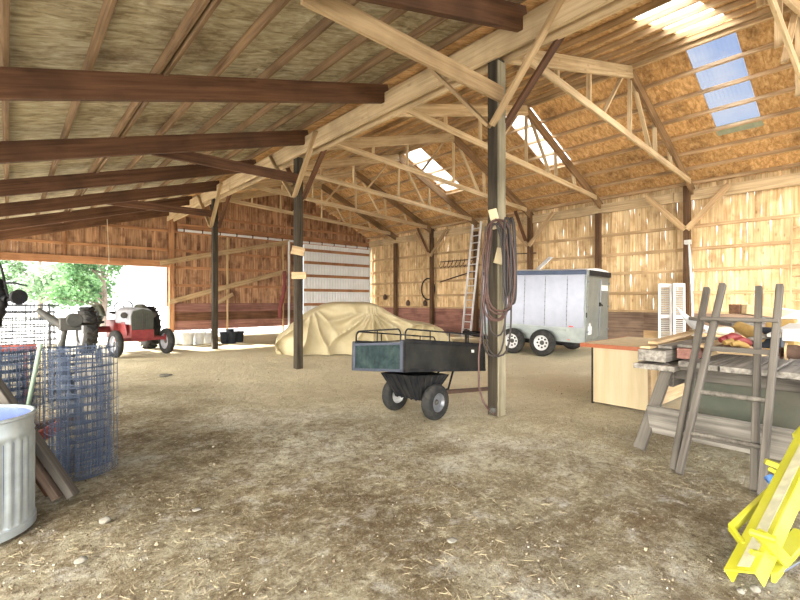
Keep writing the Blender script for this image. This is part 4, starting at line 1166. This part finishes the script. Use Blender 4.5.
# white curved sheet
mb = MB(); vs = []; a0 = V((0, 0, 0))
for k in range(15):
    t = k / 14; c = dw(676 + 40 * t, 306 + 21 * math.sin(t * PI / 2), 5.2 + .5 * t); h = .035 + .11 * math.sin(PI * min(1, t * 1.1 + .02)) ** .8
    for q in range(3): vs.append(c + V((.04 * q, 0, -h * q / 2)))
mb.add(vs, [(3 * k + q, 3 * k + q + 1, 3 * k + q + 4, 3 * k + q + 3) for k in range(14) for q in range(2)])
o = mb.build('white_curved_sheet', A['whitep'], smooth=60, solid=.012); tag(o, 'white curved sheet like a fender, sweeping up beside the shutters', 'sheet')
lum('carton_prop', (5.2, 1.33, .86), (6.0, 1.30, .86), .16, .045, 'tan', 'short tan board below the white curved sheet on the bench')
lum('dark_board', (5.0, 1.25, .93), (6.3, 1.0, .95), .12, .05, 'rafter', 'dark brown board lying on the bench behind the ladder rails')
lum('pale_board', (4.85, 1.22, .965), (5.9, 1.20, .985), .1, .025, 'tan', 'pale thin board on the bench, just left of the ladder rungs')
# tan beam pointing at us, and brown block
q0 = xp(741, 309, 5.75)
lum('tan_beam', q0 + V((0, 0, 0)), q0 + V((.75, -.42, -.10)), .13, .10, 'tan', 'tan beam offcut lying high on the pile behind the ladder')
o = MB().box((-.05, -.045, -.05), (.05, .045, .05)).build('wood_block', W['rafter'], None, T(*xp(735, 309, 5.7)), bevel=.006); tag(o, 'brown wood block on top of the bench pile, left of the tan beam', 'block')
lum('dark_plank', xp(700, 318, 6.3), xp(748, 325, 5.6), .3, .04, 'grey', 'dark grey plank slanting across the top of the pile', up=(0, 0, 1))
# red and yellow strap bundle
rs = empty('strap_bundle', xp(733, 345, 5.05), 0, 'red and yellow strap bundle lying on the bench behind the ladder', 'straps')
for k, (dx, dy, dz, r, m) in enumerate(((-.02, .07, .06, .05, 'red'), (0, .01, .09, .055, 'red'), (.02, -.07, .05, .05, 'red'), (-.05, .02, .03, .045, 'mustard'), (-.06, -.06, .015, .04, 'mustard'))):
    mb = MB(); mb.tube([V((dx - .06, dy + .05, dz)), V((dx, dy, dz + .02)), V((dx + .05, dy - .06, dz - .01)), V((dx + .08, dy - .1, dz - .03))], [r * .7, r, r, r * .6], 10)
    mb.build('strap', A[m], rs, smooth=60)
rs.scale = (.72, .72, .72)
c_ = xp(724, 331, 5.3); mb = MB(); mb.lathe([(.085 * math.sin(PI * k / 8) ** .7, -.045 * math.cos(PI * k / 8)) for k in range(9)], 16, T(*c_)); tag(mb.build('cream_cushion', A['cream'], smooth=180), 'small cream pad on the pile, above the red straps', 'cushion')
mb = MB(); mb.tube([xp(738, 326, 5.4), xp(752, 333, 5.3), xp(760, 338, 5.2)], [.05, .065, .05], 10); tag(mb.build('mustard_cloth_roll', A['mustard'], smooth=60), 'mustard yellow cloth roll to the right of the red straps', 'cloth')
# rounded board ends
o = lum('rounded_log', xp(719, 350, 4.95) + V((0, 0, .0)), xp(764, 353, 4.85), .10, .055, 'tan', 'pale half-round log slab lying along the bench front', 'slab')
lum('grey_offcut', xp(742, 341, 5.2), xp(768, 336, 5.15), .12, .04, 'grey', 'grey board offcut lying above the pale log slab')
bx = xp(768, 335, 5.5); o = MB().box((-.1, -.11, -.12), (.12, .11, .07)).build('dark_tool_case', A['darkpot'], None, T(*bx), bevel=.01); tag(o, 'dark tool case on the bench between the two right ladder rails', 'case')
wp = xp(777, 319, 6.0); mb = MB(); mb.add([(-.1, .22, -.03), (-.1, -.30, -.05), (.35, -.32, .04), (.3, .05, .12)], [(0, 1, 2, 3)]); tag(mb.build('white_sheet', A['whitep'], None, T(*wp), solid=.012), 'white bent sheet on top of the pile near the right edge', 'sheet')
lum('white_board', xp(778, 336, 5.0), xp(800, 325, 5.6), .16, .03, A['whited'], 'dusty white board lying on the pile left of the white box', 'board')
bx = xp(794, 335, 5.0); o = MB().box((-.06, -.16, -.05), (.2, .07, .05)).build('white_box', A['whitep'], None, T(*bx), bevel=.006); tag(o, 'white box on the bench at the right edge', 'box')
sp_ = empty('wire_spool', xp(795, 352, 4.95), 0, 'brown cable spool lying at the right edge of the bench', 'spool')
for q in (-.06, .05): MB().lathe([(0, 0), (.075, 0), (.075, .012), (0, .012)], 18, T(0, 0, 0) @ RX @ T(0, 0, q)).build('flange', W['tan'], sp_)
MB().lathe([(0, -.05), (.055, -.05), (.06, 0), (.055, .05), (0, .05)], 18, RX).build('winding', A['rust'], sp_, smooth=40)
for k in range(5):
    p = xp(778 + k * 3.6, 355 + (k % 2) * 3, 4.9 + .05 * k)
    q = p + V((.16, -.05 + .04 * k, .03))
    o = MB().tube([p, (p + q) / 2 + V((0, .02, .03)), q], .014, 6).build('iron_scrap', A['rust'], smooth=50)
    tag(o, ['leftmost rusty iron scrap', 'second rusty iron scrap from the ladder rail', 'middle rusty iron scrap', 'fourth rusty iron scrap from the ladder rail', 'rightmost rusty iron scrap'][k] + ' in the dark heap below the cable spool', 'scrap iron', 'iron scraps on the bench')
# brown carton right of the pile
bx = xp(783, 325, 5.9); o = MB().box((-.1, -.1, .864 - bx.z), (.1, .12, .06)).build('brown_carton', A['mustard'], None, T(*bx), bevel=.004); tag(o, 'brown carton behind the right ladder rail on the pile', 'carton')

# ------------------------------------------------------------------ louvred shutters against the wall
for i, (a, b) in enumerate(((657, 671.0), (672.2, 684.5))):
    lo = dw((a + b) / 2 + .5, 300, 11.9); X0 = 13.15 - .05 * i
    k = ((a + b) / 2 - 400) / F
    base = xp((a + b) / 2 + 1, 300, X0); e = empty('louvred_shutter', (X0, base.y, 0), math.radians(-38), 'white louvred shutter leaning by the wall behind the desk, ' + ('left of the pair' if i == 0 else 'right of the pair'), 'shutter', 'white shutters')
    ws = (b - a) / F * 11.7 * .98; hh = 1.84; lean = .12
    def sp3(x, z, y=0): return V((x + .055 * z, y + lean * z * .7, z))
    for sx in (-.5, .5):
        member('stile', sp3(sx * ws * .88, 0), sp3(sx * ws * .88, hh), .03, .055, A['whitep'], e, up=(1, 0, 0))
    for z in (.05, .95, hh - .04): member('cross_rail', sp3(-ws * .44, z), sp3(ws * .44, z), .03, .09, A['whitep'], e)
    for q in range(34):
        z = .12 + (hh - .22) * q / 33
        if abs(z - .95) < .05: continue
        member('louvre', sp3(-ws * .42, z), sp3(ws * .42, z), .034, .008, A['whited'], e, up=(0, .7, .7), bevel=0)

# ------------------------------------------------------------------ yellow implement
ye = empty('yellow_implement', (2.75, .52, 0), 0, 'bright yellow steel implement frame lying in the lower right corner', 'farm implement')
OY = V(ye.location)
b1 = dw(801, 463, 2.74); b0 = dw(749, 570, 2.2); b0 = b0 - (b1 - b0).normalized() * .07; ax = (b1 - b0).normalized(); b2 = b1 + ax * .5
def ymem(nm, prof, p, q, mat, up=(0, 0, 1)):
    m, L = frame(V(p) - OY, V(q) - OY, up); mb = MB(); n = len(prof)
    vs = [(0, y, z) for y, z in prof] + [(L, y, z) for y, z in prof]
    mb.add(vs, [tuple(range(n - 1, -1, -1)), tuple(range(n, 2 * n))] + [(i, (i + 1) % n, n + (i + 1) % n, n + i) for i in range(n)])
    return mb.build(nm, mat, ye, m, bevel=.003)
upb = V((-.55, .45, .7))
ymem('channel_beam', [(-.075, .045), (-.075, -.03), (-.068, -.03), (-.068, .034), (.068, .034), (.068, -.03), (.075, -.03), (.075, .045)], b0, b2, A['yellow'], upb)
ymem('worn_face', [(-.045, .0465), (.015, .0465), (.015, .049), (-.045, .049)], b0 + ax * .03, b2, A['yellowworn'], upb)
def ydw(px, py, d): return dw(px, py, d)
def bar(nm, pts, w, h, mat='yellow', up=(0, 0, 1)):
    mb = MB()
    for a, b in zip(pts, pts[1:]): mb.beam(V(a) - OY, V(b) - OY, w, h, up)
    return mb.build(nm, A[mat], ye, bevel=.004)
bar('side_arm', [ydw(775, 487, 2.75), ydw(731, 529, 2.45)], .03, .05)
bar('side_arm_bracket', [ydw(731, 528, 2.45), ydw(744, 546, 2.32), ydw(752, 536, 2.38)], .022, .04)
bar('cross_bracket', [ydw(760, 534, 2.2), ydw(786, 562, 2.22)], .05, .055)
bar('cross_plate', [ydw(751, 552, 2.2), ydw(775, 558, 2.2)], .03, .025)
MB().lathe([(0, -.05), (.018, -.05), (.018, .05), (0, .05)], 12, T(*(ydw(763, 536, 2.17) - OY)) @ RX).build('pivot_pin', A['yellow'], ye, smooth=40)
bar('lower_channel', [ydw(768, 572, 2.2), ydw(803, 533, 2.55)], .085, .03)
bar('lower_lip', [ydw(773, 578, 2.17), ydw(806, 540, 2.5)], .02, .05)
bar('cross_tie', [ydw(780, 516, 2.6), ydw(806, 502, 2.75)], .03, .03)
bar('fork_arm', [ydw(765, 461, 3.0), ydw(788, 470, 2.95), ydw(792, 476, 2.9)], .035, .035)
bar('fork_arm', [ydw(768, 468, 3.0), ydw(784, 476, 2.95)], .03, .025)
bar('hook_end', [ydw(795, 437, 3.0), ydw(803, 428, 3.05)], .03, .04)
bar('hook_end', [ydw(795, 441, 3.0), ydw(803, 447, 3.0)], .03, .03)
mb = MB(); mb.tube([ydw(779, 574, 2.2) - OY, ydw(803, 560, 2.3) - OY], .006, 6); mb.build('thin_rod', A['alu'], ye)
o = MB().tube([dw(768, 476, 3.05), dw(776, 486, 3.0), dw(774, 492, 3.0)], .03, 8).build('blue_tool', A['blue'], smooth=50); tag(o, 'blue tool lying on the dirt behind the yellow implement', 'tool')
o = MB().lathe([(0, 0), (.07, 0), (.08, .06), (0, .06)], 14, T(*gp(792, 545))).build('grey_iron_lump', A['greyiron'], smooth=40); tag(o, 'grey iron lump on the ground under the yellow implement', 'iron')

# ------------------------------------------------------------------ bits on the boarded wall
hp = xp(428, 289, XW - .12); mb = MB(); mb.tube([hp + V((0, .40 * math.cos(a), .40 * math.sin(a) * 1.15)) for a in [2 * PI * k / 40 for k in range(40)]], .03, 7, closed=True)
tag(mb.build('rubber_hoop', A['rubber'], smooth=60), 'dark round hoop hanging on the boarded wall by the braced post', 'hoop')
pr = xp(440, 262, XW - .14); pq = xp(476, 259, XW - .14)
o = MB().tube([pr, pq], .02, 6).build('hook_rail', A['rust']); tag(o, 'thin dark rail with hooks on the boarded wall left of the aluminium ladder', 'rail')
for k in range(9):
    p = pr.lerp(pq, (k + .5) / 9); mb = MB()
    mb.tube([p + V((-.03, 0, .04)), p + V((-.05, .0, -.05)), p + V((-.05, .09, -.19)), p + V((-.05, .02, -.27)), p + V((-.05, -.07, -.2))], .016, 5)
    tag(mb.build('iron_hook', A['rust'], smooth=60), 'iron hook in the row on the boarded wall, ' + ['first from the braced post', 'second from the braced post', 'third from the braced post', 'fourth from the braced post', 'middle of the row', 'fourth from the ladder', 'third from the ladder', 'second from the ladder', 'closest to the ladder'][k], 'hook', 'hooks on the wall rail')
o = MB().tube([xp(440, 282, XW - .14), xp(474, 271, XW - .14)], .022, 6).build('iron_rod', A['rust']); tag(o, 'thin iron rod sloping on the boarded wall below the hook rail', 'rod')
o = MB().tube([xp(510, 254, XW - .14), xp(536, 253, XW - .14)], .02, 6).build('iron_rod', A['rust']); tag(o, 'thin iron rod above the trailer on the boarded wall', 'rod')
for k, (px, py, l) in enumerate(((385, 297, 'nearest the white door corner'), (408, 303, 'left of the hoop'), (425, 303, 'just under the hoop'))):
    p = xp(px, py, XW - .15); mb = MB(); mb.lathe([(0, -.14), (.08, -.12), (.10, .02), (.05, .12), (0, .14)], 12, T(*p)); tag(mb.build('dark_can', A['rust'], smooth=50), 'small dark can on the wall ledge, ' + l, 'can', 'cans on the wall ledge')
mb = MB(); mb.tube([xp(689, 243, 13.35), xp(692, 300, 13.2), V((13.05, xp(694, 320, 13.05).y, .02))], .03, 8); mb.box((-.07, -.07, -.06), (.07, .07, .05), T(*xp(688, 242, 13.3)))
tag(mb.build('grey_pipe_stand', A['pipe'], smooth=50), 'grey pipe with a bracket head standing against the wall post behind the desk', 'pipe')
o = MB().tube([V((2.45, YB - .5, deckz(2.45) - .2)), V((2.5, YB - .5, 2.65))], .012, 6).build('hanging_cord', A['rope']); tag(o, 'thin pale cord hanging down above the open doorway', 'cord')

# ------------------------------------------------------------------ stones and litter
def stone(px, py, r, label, sq=.7):
    p = gp(px, py); mb = MB(); bm = bmesh.new(); bmesh.ops.create_icosphere(bm, subdivisions=3, radius=r)
    s = R.uniform(0, 90)
    for v in bm.verts:
        k = 1 + .28 * noise.noise(v.co / r * 1.1 + V((s, 0, 0))); v.co = V((v.co.x * k * 1.25, v.co.y * k, v.co.z * k * sq))
    mb.add([v.co.copy() for v in bm.verts], [tuple(v.index for v in f.verts) for f in bm.faces]); bm.free()
    tag(mb.build('stone', A['stone'], None, T(p.x, p.y, r * sq * .55), smooth=180), label, 'stone')
stone(105, 522, .027, 'pale stone on the dirt right of the tank, farther of the two')
stone(81, 562, .024, 'pale oval stone on the dirt right of the tank, closer of the two')
stone(452, 541, .026, 'flat pale stone on the dirt in the lower middle', .35)
stone(755, 590, .022, 'grey stone at the foot of the yellow implement')
stone(741, 592, .016, 'small pale stone just left of the yellow implement foot')
stone(165, 376, .10, 'white scrap on the dirt in front of the tractor', .25)
stone(197, 510, .024, 'flat white chip on the dirt in the left foreground', .3)
dbm = MB(); rr = random.Random(5)
for k in range(5200):
    d = 1.9 + 9 * rr.random() ** 1.6; px = rr.uniform(-20, 820); l = (px - 400) / F * d
    x, y = d * S_ + l * C_, d * C_ - l * S_
    if noise.noise((x * 1.1, y * 1.1, 5)) < -.05 and rr.random() < .8: continue
    r = rr.uniform(.003, .009) * (1 if rr.random() < .95 else 1.8)
    m = T(x, y, gz(x, y) + r * .3) @ Euler((rr.uniform(0, 6), rr.uniform(0, 6), rr.uniform(0, 6))).to_matrix().to_4x4()
    dbm.add([(r, 0, 0), (-r, r * .3, 0), (0, r, .2 * r), (0, -r * .8, 0), (0, 0, r * .8), (0, .2 * r, -r * .8)], [(0, 2, 4), (2, 1, 4), (1, 3, 4), (3, 0, 4), (2, 0, 5), (1, 2, 5), (3, 1, 5), (0, 3, 5)], m, rr.uniform(-.3, .3), rr.choice((0, 0, 0, 1, 1, 1, 2)))
o = dbm.build('gravel', [plain('clod_brown', (.11, .08, .05), .95), plain('clod_tan', (.26, .215, .14), .95), plain('clod_pale', (.36, .33, .26), .95)], fix=False)
tag(o, 'loose clods and grit scattered over the dirt floor', 'gravel', kind='stuff')
sbm = MB()
for k in range(2600):
    d = 2 + 10 * rr.random() ** 1.5; px = rr.uniform(-20, 820); l = (px - 400) / F * d
    x, y = d * S_ + l * C_, d * C_ - l * S_
    if noise.noise((x * .8, y * .8, 15)) < 0: continue
    a = rr.uniform(0, PI); L = rr.uniform(.01, .035); z = gz(x, y) + .006
    sbm.beam((x - L * math.cos(a), y - L * math.sin(a), z), (x + L * math.cos(a), y + L * math.sin(a), z + rr.uniform(-.004, .008)), .002, .0015)
o = sbm.build('straw_litter', plain('straw', (.48, .40, .25), .9), fix=False)
tag(o, 'bits of straw scattered over the dirt floor', 'straw', kind='stuff')
# dark debris under the bench and desk
# ------------------------------------------------------------------ trees outside
def tree(pos, h, crown, nleaf, seed, label, lsize=.28, lo=.12, lm_='leaf'):
    rr = random.Random(seed); e = empty('broadleaf_tree', pos, 0, label, 'tree', 'trees beyond the doorway')
    mb = MB(); blobs = []
    mb.tube([V((0, 0, 0)), V((.1, .05, h * .3)), V((.0, .1, h * .55)), V((.15, 0, h * .9))], [.17, .13, .09, .03], 8)
    for k in range(11):
        a = rr.uniform(0, 2 * PI); z0 = h * rr.uniform(lo, .6); L = crown * rr.uniform(.55, 1.0)
        tip = V((math.cos(a) * L, math.sin(a) * L, z0 + h * rr.uniform(.08, .32)))
        mb.tube([V((.05, .05, z0)), V((tip.x * .5, tip.y * .5, z0 + (tip.z - z0) * .6)), tip], [.06, .035, .012], 6)
        for q in range(3): blobs.append((V((.05, .05, z0)).lerp(tip, .5 + .25 * q) + V((0, 0, .1)), rr.uniform(.4, .85) * crown * .36))
    for k in range(5): blobs.append((V((rr.uniform(-.5, .5), rr.uniform(-.5, .5), h * rr.uniform(.6, .95))), crown * .38))
    mb.build('trunk', A['bark'], e, smooth=60)
    lm = MB()
    for k in range(nleaf):
        c, r = rr.choice(blobs); v = V((rr.gauss(0, 1), rr.gauss(0, 1), rr.gauss(0, .8))).normalized() * r * rr.random() ** .4
        s = lsize * rr.uniform(.6, 1.2)
        m = T(*(c + v)) @ Euler((rr.uniform(-1, 1), rr.uniform(-1, 1), rr.uniform(0, 6.3))).to_matrix().to_4x4()
        lm.add([(-s * .5, 0, 0), (-s * .1, -s * .33, .02), (s * .6, 0, -.03), (-s * .1, s * .33, .02)], [(0, 1, 2, 3)], m)
    lm.build('foliage', A[lm_], e, fix=False)
def td(px, d): 
    l = (px - 400) / F * d; return (d * S_ + l * C_, d * C_ - l * S_, -.05)
tree(td(103, 24), 5.2, 2.7, 4200, 4, 'leafy green tree right behind the tractor, seen through the doorway', .24)
tree(td(40, 34), 8.2, 4.2, 5200, 9, 'pale green tree farther out, left in the doorway above the wire rolls', .36, .12, 'leafpale')

# ------------------------------------------------------------------ daylight
w = bpy.data.worlds.new('sky'); sc.world = w; w.use_nodes = True
nt = w.node_tree; nt.nodes.clear()
out = nt.nodes.new('ShaderNodeOutputWorld'); bg = nt.nodes.new('ShaderNodeBackground'); nt.links.new(bg.outputs[0], out.inputs[0])
tc = N(nt, 'ShaderNodeTexCoord'); sep = N(nt, 'ShaderNodeSeparateXYZ'); nt.links.new(tc.outputs['Generated'], sep.inputs[0])
zen = ramp(nt, sep.outputs[2], [(0.0, (1.0, 1.0, 1.0)), (.28, (.85, .92, 1.0)), (.6, (.24, .44, .90))])
mp = N(nt, 'ShaderNodeMapping'); mp.inputs['Location'].default_value = (3.3, .6, 5.1); mp.inputs['Scale'].default_value = (5.2, 5.2, 8.0); nt.links.new(tc.outputs['Generated'], mp.inputs[0])
cn = N(nt, 'ShaderNodeTexNoise'); cn.inputs['Scale'].default_value = 1.7; cn.inputs['Detail'].default_value = 7; cn.inputs['Roughness'].default_value = .6; nt.links.new(mp.outputs[0], cn.inputs['Vector'])
cf = ramp(nt, cn.outputs[0], [(.43, (0, 0, 0)), (.60, (1, 1, 1))])
col = mixc(nt, cf, zen, (1.0, 1.0, 1.02))
# sky glow added toward the open front and side to fill the interior
dt = N(nt, 'ShaderNodeVectorMath', operation='DOT_PRODUCT'); nt.links.new(tc.outputs['Generated'], dt.inputs[0]); dt.inputs[1].default_value = V((-.90, -.34, .28)).normalized()
mr = N(nt, 'ShaderNodeMapRange', interpolation_type='SMOOTHSTEP'); nt.links.new(dt.outputs['Value'], mr.inputs[0])
mr.inputs[1].default_value = .2; mr.inputs[2].default_value = .99; mr.inputs[3].default_value = 1.0; mr.inputs[4].default_value = 6.5
nt.links.new(mr.outputs[0], bg.inputs[1])
wf = math_(nt, 'MULTIPLY_ADD', mr.outputs[0], .2, True); nt.nodes[-1].inputs[2].default_value = -.2
nt.links.new(mixc(nt, wf, col, (1.0, .965, .90)), bg.inputs[0])
sun = bpy.data.objects.new('sun', bpy.data.lights.new('sun', 'SUN')); COL.objects.link(sun)
sun.data.energy = 9.0; sun.data.angle = math.radians(2.0); sun.data.color = (1, .95, .86)
sd = V((1.9, -5.0, -2.5)).normalized()
sun.rotation_euler = sd.to_track_quat('-Z', 'Y').to_euler()
vs_ = sc.view_settings
sc.display_settings.display_device = 'sRGB'
vs_.view_transform = 'Standard'; vs_.look = 'None'; vs_.gamma = 1; vs_.use_curve_mapping = False
vs_.exposure = 1.80
